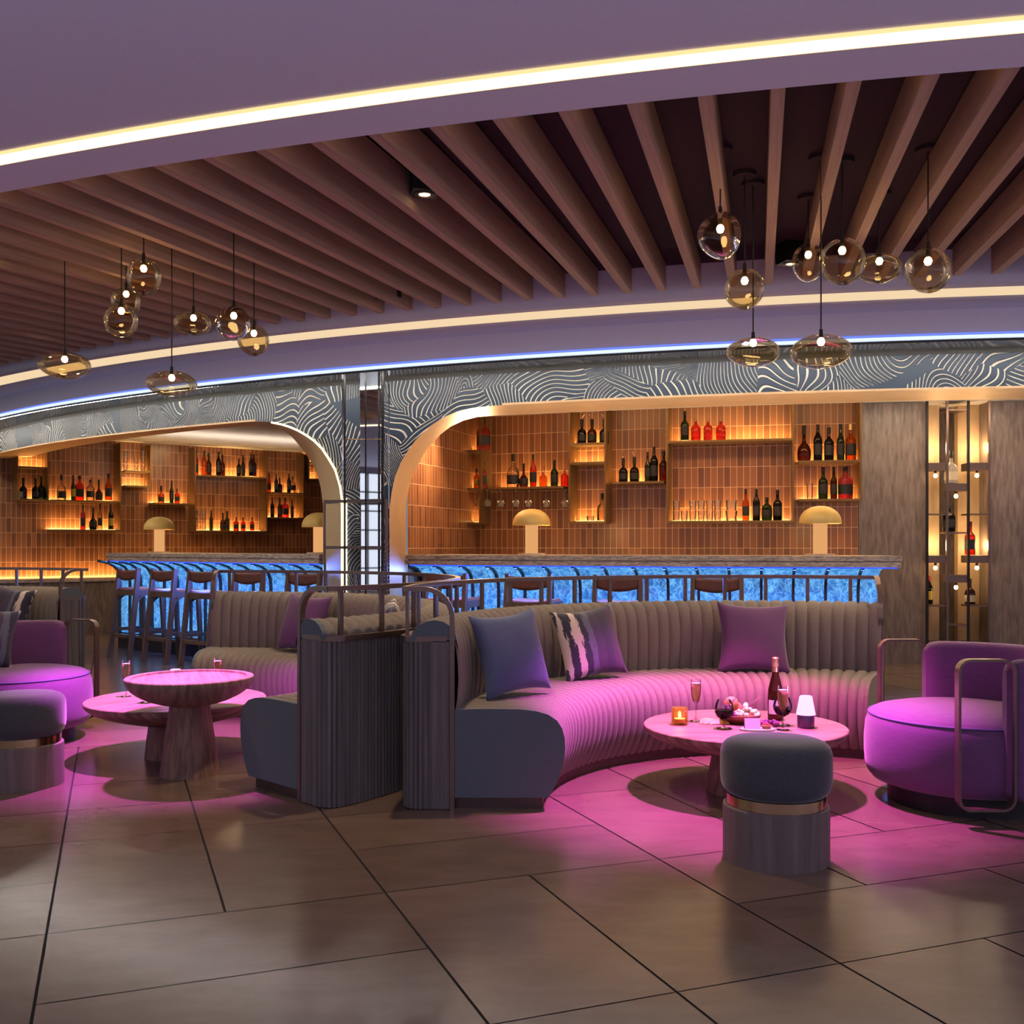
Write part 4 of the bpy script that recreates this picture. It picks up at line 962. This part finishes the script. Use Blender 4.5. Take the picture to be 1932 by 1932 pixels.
for q, (dx, dy, a) in enumerate([(0, 0, .3), (.030, -.018, .1), (-.022, .02, .5)]):
    t = thing('melon_slice', (.990 + dx, 5.115 + dy, TZ), ['orange melon slice lying left of the fruit bowl, middle one', 'orange melon slice nearest the wine glass, beside the fruit bowl', 'orange melon slice furthest left of the fruit bowl'][q], 'fruit', None, a)
    m = MB(); rows = []
    for k in range(13):
        b = math.pi * (k / 12); w = .010 * math.sin(b) + .002
        rows.append([(.05 * math.cos(b), .018 * math.sin(b) - w, .003), (.05 * math.cos(b), .02 * math.sin(b), .004 + .024 * math.sin(b)), (.05 * math.cos(b), .018 * math.sin(b) + w, .003), (.05 * math.cos(b), .018 * math.sin(b) - w, .003)])
    m.grid(rows); LB(m, 'flesh', M_melon, t, True)
t = thing('slate_board', (1.170, 4.955, TZ), 'thin pale board with ragged edge under the white card, front of the table', 'board')
m = MB(); m.add([(.085 * math.cos(a * 20 * D2R) * (1 + .05 * math.sin(a * 2.1)), .05 * math.sin(a * 20 * D2R) * (1 + .06 * math.cos(a * 3.3)), z) for z in (0, .008) for a in range(18)], [tuple(range(17, -1, -1)), tuple(range(18, 36))] + [(i, (i + 1) % 18, 18 + (i + 1) % 18, 18 + i) for i in range(18)])
LB(m, 'board_body', pbr('pale_board', (.6, .5, .5), None, .6), t)
t = thing('menu_card', (1.145, 4.955, TZ + .008), 'small folded white card standing in front of the fruit bowl', 'card')
m = MB(); m.bar((-.036, -.012, .0), (-.036, -.001, .048), .001, .001)
m = MB(); m.add([(-.037, -.014, 0), (.037, -.014, 0), (.037, 0, .05), (-.037, 0, .05), (.037, .014, 0), (-.037, .014, 0)], [(0, 1, 2, 3), (3, 2, 4, 5)]); c_ = LB(m, 'card_sheet', M_paper, t)
so = c_.modifiers.new('thick', 'SOLIDIFY'); so.thickness = .001
t = thing('fruit_tart', (1.213, 4.955, TZ + .008), 'small berry tart on the pale board, right of the white card', 'cake')
m = MB(); m.lathe([(0, 0), (.018, 0), (.024, .016), (.021, .018), (.019, .012), (0, .012)], 24); LB(m, 'crust', pbr('pastry', (.55, .26, .12), None, .7), t, True, 50)
for a in range(5):
    m = MB(); ball(m, (.011 * math.cos(a * 1.256), .011 * math.sin(a * 1.256), .018), .0075, 12); LB(m, 'berry', pbr('berry_red', (.5, .04, .05), None, .25), t, True)
t = thing('tea_light', (-2.10, 6.12, .325), 'small red tea light glowing behind the taller left table', 'candle')
m = MB(); m.lathe([(0, 0), (.028, 0), (.031, .055), (.028, .055), (.026, .01), (0, .01)], 24); LB(m, 'glass_body', pbr('red_votive', (.6, .05, .06), None, .2), t, True, 50)
m = MB(); m.lathe([(0, .01), (.012, .02), (.004, .06), (0, .068)], 12); LB(m, 'flame', E_flame, t, True)

# ================================================================== BAR STOOLS
def barstool():
    t = thing('bar_stool', (0, 0, 0), '', 'bar stool', 'walnut bar stools along the glowing bar')
    for s in (-1, 1):
        m = MB(); m.bar((s * .2, -.215, 0), (s * .187, -.105, .962), .034, .048); LB(m, 'rear_leg', M_barwood, t)
        m = MB(); m.bar((s * .2, .205, 0), (s * .19, .165, .715), .034, .044); LB(m, 'front_leg', M_barwood, t)
        m = MB(); m.bar((s * .188, -.13, .700), (s * .188, .2, .700), .026, .06)
        for k in range(6):                                   # curved bracket under the seat rail
            q0 = k / 6; q1 = (k + 1) / 6; m.bar((s * .189, -.135 + .10 * q0, .58 + .10 * q0 ** .5), (s * .189, -.135 + .10 * q1, .58 + .10 * q1 ** .5), .022, .03)
        LB(m, 'side_rail', M_barwood, t)
        m = MB(); m.bar((s * .197, -.18, .30), (s * .197, .19, .30), .022, .035); LB(m, 'stretcher', M_barwood, t)
    m = MB(); m.bar((-.19, -.128, .700), (.19, -.128, .700), .026, .06); m.bar((-.19, .175, .700), (.19, .175, .700), .026, .06); LB(m, 'seat_frame', M_barwood, t)
    m = MB(); m.bar((-.195, -.185, .24), (.195, -.185, .24), .024, .036); LB(m, 'stretcher', M_barwood, t)
    m = MB(); m.bar((-.195, .197, .22), (.195, .197, .22), .03, .03); LB(m, 'foot_rest', M_steel, t)
    m = MB(); rows = []
    for i in range(11):
        u = -1 + 2 * i / 10; x = u * .182; r = []
        for y, z in ((-.115, .722), (-.12, .742), (-.105, .752), (0, .748), (.15, .752), (.185, .748), (.19, .735), (.185, .722)): r.append((x, y, z - .010 * (1 - u * u) * (1 if z > .73 else 0)))
        rows.append(r)
    m.grid(rows); m.add(rows[0], [tuple(range(8))]); m.add(rows[-1], [tuple(range(7, -1, -1))]); LB(m, 'seat_pad', M_leather, t, True, 50)
    m = MB(); f = []; g = []
    for i in range(13):
        u = -1 + 2 * i / 12; x = u * .19; y = -.112 - .032 * (1 - u * u); zt = .945 - .004 * (1 - u * u); zb = .862 - .034 * (1 - u * u)
        f.append([(x, y + (.012 if k in (0, 4) else 0) * 0 - .010 * (.93 - (zb + (zt - zb) * k / 4)) * 1.2, zb + (zt - zb) * k / 4) for k in range(5)])
    m.grid(f); b_ = LB(m, 'back_band', M_leather2, t, True); so = b_.modifiers.new('thick', 'SOLIDIFY'); so.thickness = .012; so.offset = 0
    return t
bs = barstool()
ST = [(-39.7, 'walnut bar stool at the left arch, leftmost, nearest the open end of the bar'),
      (-37.15, 'walnut bar stool at the left arch, second from the left'),
      (-34.75, 'walnut bar stool at the left arch, third from the left'),
      (-32.15, 'walnut bar stool at the left arch, behind the left end of the booth rail'),
      (-29.45, 'walnut bar stool at the left arch, nearest the pier'),
      (-23.6, 'walnut bar stool at the right arch, leftmost, nearest the pier'),
      (-20.65, 'walnut bar stool at the right arch, above the blue cushion'),
      (-17.7, 'walnut bar stool at the right arch, above the striped cushion'),
      (-14.65, 'walnut bar stool at the right arch, rightmost, above the mauve cushion')]
RS = 14.70
for i, (th, lb) in enumerate(ST):
    p = PR(th, RS); rz = th * D2R
    if i == 0: bs.location = p; bs.rotation_euler = (0, 0, rz); bs['label'] = lb
    else: dup(bs, p, rz, lb)

# ================================================================== MUSHROOM LAMPS ON THE BAR
def mushroom(loc, label):
    t = thing('mushroom_lamp', loc, label, 'lamp', None)
    m = MB(); m.lathe([(0, 0), (.118, 0), (.118, .016), (0, .016)], 40); LB(m, 'base', pbr('lamp_stone', (.62, .48, .36), None, .5), t, True, 40)
    m = MB(); m.lathe([(.057, .016), (.057, .30), (0, .30)], 32); LB(m, 'stem', E_stem, t, True, 40)
    prof = [(.168, .262), (.169, .272)] + [(.168 * math.cos(a * D2R) ** .9, .272 + .135 * math.sin(a * D2R)) for a in range(8, 90, 9)] + [(0, .407)] 
    m = MB(); m.lathe(prof + [(0, .400), (.10, .365), (.155, .285), (.160, .262), (.168, .262)], 48); LB(m, 'lamp_shade', M_dome, t, True, 60)
    return t
def onbar(px, R): return PR(TH(px, R), R, 1.118)
m1 = mushroom(onbar(1003, 14.3), 'mushroom table lamp with gilt dome on the right bar, left of two')
dup(m1, onbar(1547.5, 14.3), None, 'mushroom table lamp with gilt dome on the right bar, near its far right end')
dup(m1, onbar(300.5, 14.3), None, 'mushroom table lamp with gilt dome standing free on the left bar')
dup(m1, onbar(602, 14.3), None, 'mushroom table lamp with gilt dome cut off by the left arch jamb')
for px in (1003, 1547.5, 300.5):
    p = onbar(px, 14.3)
    lamp('dome_lamp_light', 'POINT', (p.x + .09, p.y - .05, p.z + .25), 4.5, WARM, .02)

# ================================================================== BOTTLES
PROF = {  # radius, height as fractions of the total height; plan exponent
 'wine': ([(0, 0), (.115, 0), (.122, .012), (.122, .56), (.110, .63), (.070, .71), (.046, .77), (.042, .90), (0, .90)], None, .045, .78),
 'slim': ([(0, 0), (.100, 0), (.105, .012), (.112, .50), (.095, .60), (.050, .70), (.042, .92), (0, .92)], None, .045, .84),
 'round': ([(0, 0), (.17, 0), (.195, .03), (.205, .20), (.195, .32), (.14, .43), (.065, .52), (.050, .60), (.048, .80), (0, .80)], None, .058, .74),
 'square': ([(0, 0), (.185, 0), (.195, .015), (.195, .56), (.17, .64), (.085, .71), (.060, .75), (.060, .86), (0, .86)], 5, .075, .86),
 'decanter': ([(0, 0), (.19, 0), (.20, .015), (.20, .42), (.175, .52), (.09, .59), (.055, .63), (.055, .70), (0, .70)], None, .075, .70),
 'shoulder': ([(0, 0), (.140, 0), (.150, .012), (.150, .52), (.14, .58), (.075, .66), (.052, .71), (.050, .88), (0, .88)], None, .060, .84),
 'flat': ([(0, 0), (.165, 0), (.175, .015), (.18, .42), (.15, .54), (.07, .62), (.05, .67), (.048, .86), (0, .86)], 3, .062, .78),
}
BCACHE = {}
def bottle(loc, h, kind, col, label, cap='dark', lbl='dark', group=None, spout=False, wmul=1.0):
    t = thing('bottle', loc, label, 'bottle', group, random.uniform(0, 6))
    prof, sq, cr, cz = PROF[kind]
    def mesh(nm, key, mk, mat):
        k = (nm, key)
        if k not in BCACHE:
            o = mk(); BCACHE[k] = o.data; return o
        o = bpy.data.objects.new(nm, BCACHE[k]); COL.objects.link(o); o.parent = t; return o
    def body():
        m = MB(); m.lathe([(r * h * wmul, z * h) for r, z in prof], 20, sq=sq); return LB(m, 'glass_body', BG[col], t, True, 50)
    def capm():
        m = MB(); m.lathe([(cr * h * wmul, cz * h), (cr * h * wmul, h), (0, h)], 12); return LB(m, 'cap', {'dark': M_black, 'gold': M_gold, 'glass': G_clear, 'red': pbr('wax_red', (.3, .02, .02), None, .4)}[cap], t, True, 40)
    key = (kind, col, round(h, 3), wmul); mesh('glass_body', key, body, None)
    mesh('cap', key + (cap,), capm, None)
    if spout:
        def sp():
            m = MB(); m.tube([(0, 0, h), (0, 0, h * 1.05), (-.02 * 1, 0, h * 1.16), (-.035, 0, h * 1.2)], .004, 6); return LB(m, 'pour_spout', M_steel, t, True)
        mesh('pour_spout', key, sp, None)
    if lbl:
        bm_ = [r for r, z in prof if .08 < z < .45]; r0 = max(r for r, z in prof) * 1.012 * wmul
        def lb():
            m = MB(); z0, z1 = (.10, .36) if kind in ('decanter', 'flat', 'round') else (.16, .46)
            m.lathe([(r0 * h, z0 * h), (r0 * h, z1 * h)], 20, sq=sq); return LB(m, 'label_band', {'dark': M_lbl_dark, 'cream': M_lbl_cream, 'yellow': M_lbl_yel}[lbl], t, True)
        mesh('label_band', key + (lbl,), lb, None)
    return t
ORD = ['first', 'second', 'third', 'fourth', 'fifth', 'sixth', 'seventh', 'eighth', 'ninth']
COLW = {'dark': 'dark', 'brown': 'brown', 'amber': 'amber', 'red': 'red', 'pink': 'pink', 'green': 'green', 'clear': 'clear', 'black': 'black', 'white': 'frosted'}
KINDW = {'wine': 'wine bottle', 'slim': 'slim bottle', 'round': 'round bottle', 'square': 'square bottle', 'decanter': 'decanter', 'shoulder': 'spirits bottle', 'flat': 'flask'}
def row(items, side, pyb, where, off=.15):
    for i, it in enumerate(items):
        px, pyt, kind, col = it[:4]; cap, lbl, sp = (list(it[4:]) + ['dark', 'dark', False][len(it) - 4:])[:3]
        if side == 'R': th = TH(px, RW + off); p = PR(th, RW + off); z = zR(px, pyb)
        else: q = lw(px) + LN * (.11 + .08 * (i % 2)); p = Vector((q.x, q.y, 0)); z = zL(px, pyb)
        h = (ZZ(pyt, p.y) - z)
        h = max(h, .08)
        bottle((p.x, p.y, z), round(h, 2), kind, col, f"{COLW[col]} {KINDW[kind]}, {ORD[i]} from left {where}", cap, lbl, 'bottles on the back bar shelves', sp, .82 if side == 'L' else .95)
row([(912, 789, 'square', 'red', 'dark', 'dark')], 'R', 848, 'on top corner board, right bay')
row([(899, 885, 'shoulder', 'amber', 'dark', 'yellow'), (912, 870, 'shoulder', 'pink', 'dark', 'dark')], 'R', 920, 'on middle corner board, right bay')
W1 = 'on the shelf above the left right-bay lamp'
row([(968, 857, 'flat', 'clear'), (988, 874, 'round', 'brown'), (1006, 857, 'slim', 'red'), (1025, 879, 'decanter', 'amber', 'glass', ''), (1046, 868, 'shoulder', 'green'), (1065, 884, 'square', 'red', 'glass', '')], 'R', 918, 'on shelf over the left lamp, right bar')
row([(1098, 792, 'decanter', 'black', 'dark', 'dark', True), (1117, 791, 'decanter', 'brown', 'dark', 'dark', True), (1140, 791, 'decanter', 'black', 'dark', 'dark', True)], 'R', 835, 'on top of the narrow decanter shelf')
row([(1136, 930, 'flat', 'clear', 'dark', '')], 'R', 982, 'at the foot of the narrow decanter shelf')
row([(1176, 864, 'decanter', 'black', 'dark', 'dark', True), (1197, 863, 'decanter', 'dark', 'dark', 'dark', True), (1222, 852, 'slim', 'green'), (1234, 843, 'wine', 'dark'), (1252, 850, 'shoulder', 'brown', 'dark', '')], 'R', 908, 'on the five bottle shelf, right bay')
row([(1292, 775, 'shoulder', 'green'), (1313, 790, 'square', 'red', 'glass', ''), (1336, 789, 'square', 'red', 'glass', ''), (1360, 789, 'square', 'red', 'glass', '')], 'R', 829, 'on the wide right bay top board')
row([(1407, 923, 'slim', 'amber'), (1427, 923, 'wine', 'black'), (1447, 938, 'square', 'green'), (1467, 924, 'shoulder', 'dark')], 'R', 982, 'on the wide right bay lower board')
row([(1517, 802, 'round', 'brown', 'dark', ''), (1543, 800, 'wine', 'dark'), (1564, 807, 'shoulder', 'dark'), (1586, 800, 'slim', 'green'), (1605, 800, 'shoulder', 'amber', 'gold', 'dark')], 'R', 868, 'on upper board beside the travertine wall')
row([(1553, 881, 'shoulder', 'green'), (1573, 881, 'slim', 'brown'), (1595, 880, 'square', 'pink', 'dark', 'dark')], 'R', 941, 'on lower board beside the travertine wall')
row([(40, 901, 'decanter', 'black'), (60, 902, 'decanter', 'black'), (74, 899, 'flat', 'green')], 'L', 941, 'on leftmost shelf of left bay')
row([(112, 896, 'flat', 'clear'), (131, 897, 'slim', 'green', 'dark', 'yellow'), (146, 898, 'square', 'red'), (163, 905, 'square', 'clear', 'dark', 'dark'), (182, 905, 'round', 'brown'), (197, 894, 'shoulder', 'amber')], 'L', 944, 'on upper wide board, left bay')
row([(152, 952, 'wine', 'pink'), (168, 958, 'round', 'dark'), (184, 951, 'slim', 'clear'), (201, 953, 'wine', 'green', 'dark', 'yellow')], 'L', 999, 'on lower wide board, left bay')
row([(299, 917, 'decanter', 'amber'), (315, 907, 'slim', 'green'), (329, 922, 'square', 'red')], 'L', 949, 'on the shelf above the left bar lamp')
row([(364, 849, 'wine', 'red'), (376, 850, 'wine', 'amber', 'dark', ''), (388, 855, 'shoulder', 'brown'), (403, 852, 'wine', 'dark'), (414, 858, 'shoulder', 'brown', 'dark', ''), (441, 865, 'shoulder', 'dark'), (453, 858, 'slim', 'green'), (464, 855, 'wine', 'dark'), (473, 858, 'shoulder', 'brown')], 'L', 898, 'on nine bottle board, left bay')
row([(393, 963, 'slim', 'green', 'dark', ''), (411, 968, 'flat', 'brown'), (423, 964, 'shoulder', 'green'), (436, 976, 'square', 'red'), (453, 976, 'square', 'red'), (466, 976, 'square', 'red')], 'L', 1001, 'below the nine bottle board, left bay')
row([(502, 892, 'slim', 'red'), (511, 894, 'wine', 'dark'), (522, 901, 'decanter', 'dark'), (535, 894, 'wine', 'black'), (546, 899, 'square', 'clear')], 'L', 929, 'on upper shelf at right end, left bay')
row([(508, 939, 'wine', 'dark'), (518, 939, 'shoulder', 'brown'), (532, 940, 'square', 'pink'), (541, 943, 'slim', 'black')], 'L', 976, 'on lower shelf at right end, left bay')

# ---- glassware on the shelves
def tumbler(loc, r, h, label, name='tumbler'):
    t = thing(name, loc, label, 'glass', 'glasses on the back bar shelves')
    m = MB(); m.lathe([(0, .0), (r * .82, 0), (r * .86, .004), (r, h), (r * .94, h), (r * .80, .012), (0, .012)], 18); LB(m, 'glass_body', G_shelf, t, True, 50); return t
g0 = None
for i, px in enumerate((1276, 1291, 1307, 1323, 1339, 1354)):
    for lev in range(2 if i != 1 else 1):
        p = PR(TH(px, RW + .13), RW + .13); z = zR(px, 982) + lev * .098
        lb = f"clear tumbler, {ORD[i]} of six on the wide right bay shelf" + (', on top of another' if lev else ', standing on the board')
        if g0 is None: g0 = tumbler((p.x, p.y, z), .034, .095, lb)
        else: dup(g0, (p.x, p.y, z), None, lb)
p = PR(TH(1380, RW + .13), RW + .13); dup(g0, (p.x, p.y, zR(1380, 982)), None, 'wide clear bowl glass glowing beside the tumblers, left of four bottles', scale=(1.7, 1.7, 1.0)); dup(g0, (p.x, p.y, zR(1380, 982) + .098), None, 'wide clear bowl glass stacked on the glowing one', scale=(1.6, 1.6, 1.0))
p = PR(TH(1528, RW + .13), RW + .13); dup(g0, (p.x, p.y, zR(1528, 941)), None, 'tall clear glass left of the green bottle, beside the travertine wall', scale=(.9, .9, 1.6))
p = PR(TH(1114, RW + .13), RW + .13); dup(g0, (p.x, p.y, zR(1114, 982)), None, 'low clear dish beside the flask on the narrow decanter shelf', scale=(1.2, 1.2, .5))
for i, px in enumerate((361, 369, 378)):
    q = lw(px) + LN * .13
    for lev in range(3): dup(g0, (q.x, q.y, zL(px, 1001) + lev * .098), None, f"clear tumbler of the {ORD[i]} stack in the left bay, {['lowest', 'middle', 'top'][lev]} of three", scale=(.9, .9, 1))
for i, px in enumerate((231, 251, 264)):
    q = lw(px) + LN * .13
    for lev in range((3, 2, 3)[i]): dup(g0, (q.x, q.y, zL(px, 888) + lev * .098), None, f"clear tumbler on the small high left shelf, {ORD[i]} stack, {['lowest', 'second', 'third'][lev]} up", scale=(.85, .85, 1))
for i, px in enumerate((31, 33)):
    q = lw(px) + LN * (.07 + .11 * i); dup(g0, (q.x, q.y, zL(px, 941)), None, ['clear glass at the left end of the leftmost shelf, rear one', 'clear glass at the left end of the leftmost shelf, front one'][i])
# stemmed glasses hung upside down under the shelf
hung = None
for i, px in enumerate((904, 919, 945, 973, 997, 1031, 1066)):
    p = PR(TH(px, RW + .14), RW + .14); z = zR(px, 921) - .022
    lb = f"upside down stemmed glass hanging under the right bay shelf, {ORD[i]} from the left"
    if hung is None:
        hung = thing('hanging_glass', (p.x, p.y, z), lb, 'glass', 'stemmed glasses hanging under the right bay shelf')
        m = MB(); m.lathe([(0, 0), (.032, -.001), (.032, -.003), (.004, -.008), (.0035, -.075), (.012, -.085), (.036, -.105), (.042, -.13), (.040, -.16)], 20); LB(m, 'glass_body', G_shelf, hung, True)
        m = MB(); m.bar((0, -.06, .0), (0, .11, .0), .012, .006); LB(m, 'hanger', M_brass, hung)
    else: dup(hung, (p.x, p.y, z), None, lb)

# ================================================================== ETAGERE BY THE TRAVERTINE NICHE
RE = 12.05
def etag():
    c = PR(TH(1807, RE), RE); t = thing('display_rack', (c.x, c.y, 0), 'slender bronze display rack with bulbs and bottles in the travertine niche', 'shelf rack')
    c0 = Vector((c.x, c.y, 0)); thc_ = TH(1807, RE); e = Vector((math.cos(thc_ * D2R), math.sin(thc_ * D2R), 0)); o = Vector((math.sin(thc_ * D2R), -math.cos(thc_ * D2R), 0))
    k = c.y / 1961.0
    X = lambda px: (px - 1807) * k / (e.x - (1807 - 966) / 1961 * e.y)
    Zp = lambda py: ZZ(py, c.y)
    D = .22
    for px in (1749, 1787, 1827, 1866):
        for d in (0,):
            m = MB(); b = e * X(px) + o * d; m.bar((b.x, b.y, 0), (b.x, b.y, 2.66), .022, .022, up=tuple(o)); LB(m, 'upright', M_black if px in (1749, 1827) else M_bronze, t)
    colx = [(1749, 1787), (1787, 1827), (1827, 1866)]
    boards = [[873, 969, 1048, 1142, 1212], [800 - 28, 912, 1004, 1085, 1178], [873, 969, 1048, 1142, 1212]]
    thick = [[1, 0, 1, 0, 0], [0, 1, 0, 1, 0], [1, 0, 1, 0, 0]]
    for (a, b), bs_, th_ in zip(colx, boards, thick):
        for py, tk in zip(bs_, th_):
            z1 = Zp(py); h = .075 if tk else .014; cc = e * ((X(a) + X(b)) / 2) - o * (D / 2)
            m = MB(); m.box((cc.x, cc.y, z1 - h / 2), (X(b) - X(a) - .01, D, h), math.atan2(e.y, e.x)); LB(m, 'shelf_board', M_bronze, t)
            if tk:
                q = e * ((X(a) + X(b)) / 2) - o * .05
                m = MB(); m.lathe([(0, 0), (.012, 0), (.014, -.03), (0, -.03)], 12, (q.x, q.y, z1 - h)); sk = LB(m, 'bulb_socket', M_black, t)
                m = MB(); m.lathe([(0, -.075), (.015, -.068), (.021, -.054), (.017, -.04), (.010, -.03), (0, -.03)], 16, (q.x, q.y, z1 - h)); bu = LB(m, 'bulb', E_bulb2, sk, True)
                lamp('rack_bulb_light', 'POINT', (c.x + q.x + o.x * .04, c.y + q.y + o.y * .04, z1 - h - .07), 1.3, WARM, .03)
    def put(px, pyt, pyb, kind, col, label, cap='dark', lbl='cream', w=1.0):
        q = c0 + e * X(px) - o * .10; z = Zp(pyb); bottle((q.x, q.y, z), round(Zp(pyt) - z, 2), kind, col, label, cap, lbl, None, False, w)
    put(1801, 849, 911, 'flat', 'white', 'frosted white bottle with pale label in the middle column of the display rack', 'dark', 'cream')
    put(1797, 953, 1003, 'square', 'black', 'black square bottle with round crest label in the middle of the display rack', 'dark', 'dark')
    put(1837, 984, 1047, 'shoulder', 'red', 'deep red bottle in the right column of the display rack', 'red', 'dark')
    put(1759, 1086, 1141, 'wine', 'dark', 'dark wine bottle with yellow label, lower left of the display rack', 'red', 'yellow')
    put(1837, 1092, 1141, 'flat', 'brown', 'brown flask bottle with round label, lower right of the display rack', 'dark', 'cream')
etag()

# ================================================================== GLASS SHELF STAND IN FRONT OF THE PIER
def stand():
    R0 = 15.5; c = PR(TH(671, R0), R0); t = thing('shelf_stand', (c.x, c.y, 0), 'tall thin bronze shelf stand with slim black rods before the mirrored pier', 'shelf rack')
    def Q(px, R, py=None): p = PR(TH(px, R), R); return Vector((p.x, p.y, 0 if py is None else ZZ(py, p.y)))
    for py in (945, 1033, 1122):
        m = MB(); pts = [Q(612 + 118 * i / 6, R0, py) for i in range(7)]; z = pts[3].z
        rows = [[(p.x, p.y, z - .012), (q.x, q.y, z - .012), (q.x, q.y, z + .012), (p.x, p.y, z + .012), (p.x, p.y, z - .012)] for p, q in zip(pts, [Q(612 + 118 * i / 6, R0 - .19) for i in range(7)])]
        m.grid(rows); m.add(rows[0][:4], [(0, 1, 2, 3)]); m.add(rows[-1][:4], [(3, 2, 1, 0)]); m.build('shelf_board', M_bronze, t)
    for px in (613, 729):
        for R in (R0, R0 - .19):
            p = Q(px, R); m = MB(); m.bar(p, (p.x, p.y, ZZ(943, p.y)), .02, .02); m.build('side_post', M_bronze, t)
    for px, r in ((650.5, .007), (690, .006), (722.5, .008)):
        p = Q(px, R0); m = MB(); m.bar(p, (p.x, p.y, 2.598), 2 * r, 2 * r); m.build('rod', M_black, t)
    a = Q(650.5, R0, 829); b = Q(722.5, R0, 829); m = MB(); m.tube([a, b], .005, 6); m.build('cross_rod', M_brass, t)
stand()

# ================================================================== PENDANTS
def noiseball(w, h, seed, seg=40, rings=20):
    """hand blown globe: slightly lopsided, open at the neck"""
    rnd = random.Random(seed); ph = [rnd.uniform(0, 6.28) for _ in range(6)]; m = MB(); rows = []
    for i in range(seg):
        a = 2 * math.pi * i / seg; r = []
        for k in range(rings + 1):
            b = -math.pi / 2 + (math.pi * .93) * k / rings
            d = 1 + .035 * math.sin(2 * a + ph[0] + 1.5 * b) + .025 * math.sin(3 * a + ph[1]) * math.cos(b) + .03 * math.sin(2 * b + ph[2] + a)
            r.append((w / 2 * math.cos(b) * d * math.cos(a), w / 2 * math.cos(b) * d * math.sin(a), h / 2 * math.sin(b) * (1 + .03 * math.sin(a + ph[3]))))
        rows.append(r)
    m.grid(rows, closed_u=True); return m
def pendant(px, py, w, h, bulb, Y, label, seed, group):
    p = at(px, py, Y); k = Y / 1961.0; w *= k; h *= k; zb = ZZ(bulb, Y)
    t = thing('pendant_lamp', p, label, 'pendant lamp', group)
    m = noiseball(w, h, seed); LB(m, 'glass_globe', G_amber, t, True)
    top = h / 2
    m = MB(); m.lathe([(0, top + .028), (.008, top + .026), (.010, top - .01), (.010, zb - p.z + .024), (.007, zb - p.z + .018), (0, zb - p.z + .018)], 12); LB(m, 'socket', M_black, t, True, 40)
    m = MB(); m.lathe([(0, -.019), (.012, -.015), (.018, 0), (.013, .014), (.005, .02), (0, .02)], 14, (0, 0, zb - p.z)); LB(m, 'bulb', E_bulb, t, True)
    m = MB(); m.tube([(0, 0, top + .025), (0, 0, 3.005 - p.z)], .0035, 6); LB(m, 'cord', M_black, t)
    m = MB(); m.lathe([(0, 3.019 - p.z), (.055, 3.019 - p.z), (.055, 3.000 - p.z), (0, 3.000 - p.z)], 24); LB(m, 'canopy', M_recess, t, True, 40)
    return t
GR = 'smoked glass pendants over the right table'; GLf = 'smoked glass pendants over the left tables'
for a in [(1359, 445, 80, 88, 432, 4.75, 'smoked glass globe pendant, leftmost and highest of the right cluster', 1, GR), (1405, 545, 77, 76, 530, 5.07, 'smoked glass globe pendant crossing the cream ceiling band in the right cluster', 2, GR),
          (1525, 496, 60, 72, 481, 5.41, 'smoked glass globe pendant partly behind the big globe, right cluster', 3, GR), (1589, 493, 83, 88, 473, 4.9, 'largest smoked glass globe pendant in the middle of the right cluster', 4, GR),
          (1659, 507, 85, 54, 493, 5.35, 'flattened smoked glass pendant right of the largest globe', 5, GR), (1751, 510, 85, 84, 493, 4.75, 'smoked glass globe pendant, rightmost of the right cluster', 6, GR),
          (1421, 664, 97, 55, 647, 5.2, 'smaller left one of two low smoked disc pendants before the blue line', 7, GR), (1549, 664, 111, 64, 645, 4.85, 'larger of two low disc pendants of smoked glass before the blue light line', 8, GR),
          (271, 522, 65, 70, 507, 5.6, 'smoked glass globe pendant, highest of the left cluster', 9, GLf), (238, 569, 56, 54, 555, 6.3, 'small smoked glass globe pendant behind another, left cluster', 10, GLf),
          (229, 604, 64, 64, 587, 5.7, 'smoked glass globe pendant in front of the small one, left cluster', 11, GLf), (365, 609, 70, 46, 600, 6.2, 'flattened smoked glass pendant in the middle of the left cluster', 12, GLf),
          (441, 609, 62, 66, 596, 5.7, 'smoked glass globe pendant, second from the right of the left cluster', 13, GLf), (479, 642, 57, 58, 629, 6.1, 'smoked glass globe pendant crossing the cream ceiling band, rightmost of the left cluster', 14, GLf),
          (122, 690, 92, 49, 678, 6.0, 'flat disc pendant of smoked glass, leftmost of all', 15, GLf), (324, 724, 92, 47, 713, 5.9, 'smoked glass disc pendant, lowest of the left cluster, before the blue line', 16, GLf)]:
    pendant(*a)

# ================================================================== DOWNLIGHTS
def downlight(px, Y, size, label, en):
    c = Vector(((px - 966) / 1961 * Y, Y, 3.02)); t = thing('downlight', c, label, 'downlight', None, .3)
    s = size; h = size * .95
    m = MB(); m.box((0, 0, -h / 2 - .0), (s, s, h)); LB(m, 'housing', M_black, t)
    m = MB(); m.lathe([(s * .36, -h - .001), (s * .36, -h - .006), (s * .24, -h - .006), (s * .24, -h - .001)], 28); LB(m, 'trim_ring', M_darkbronze, t, True, 40)
    m = MB(); m.lathe([(0, -h - .003), (s * .2, -h - .003), (s * .2, -h - .002), (0, -h - .002)], 24); LB(m, 'lens', E_down, t)
    lamp('downlight_beam', 'SPOT', (c.x, c.y, 3.02 - h - .03), en, (1, .70, .42), .03, (c.x, c.y, 0), 95, .7)
    return t
downlight(801, 5.0, .135, 'black cube downlight between the slats, upper middle of the ceiling', 125)
downlight(733, 7.05, .15, 'black cube downlight deeper in the slats, left of centre near the cream band', 125)
downlight(1492, 6.25, .13, 'black cube downlight hanging behind the right pendants', 125)
downlight(97, 8.1, .15, 'black cube downlight barely showing at the left, above the disc pendant', 125)
downlight(-4, 6.0, .13, 'black cube downlight cut off at the left edge of the picture', 80)
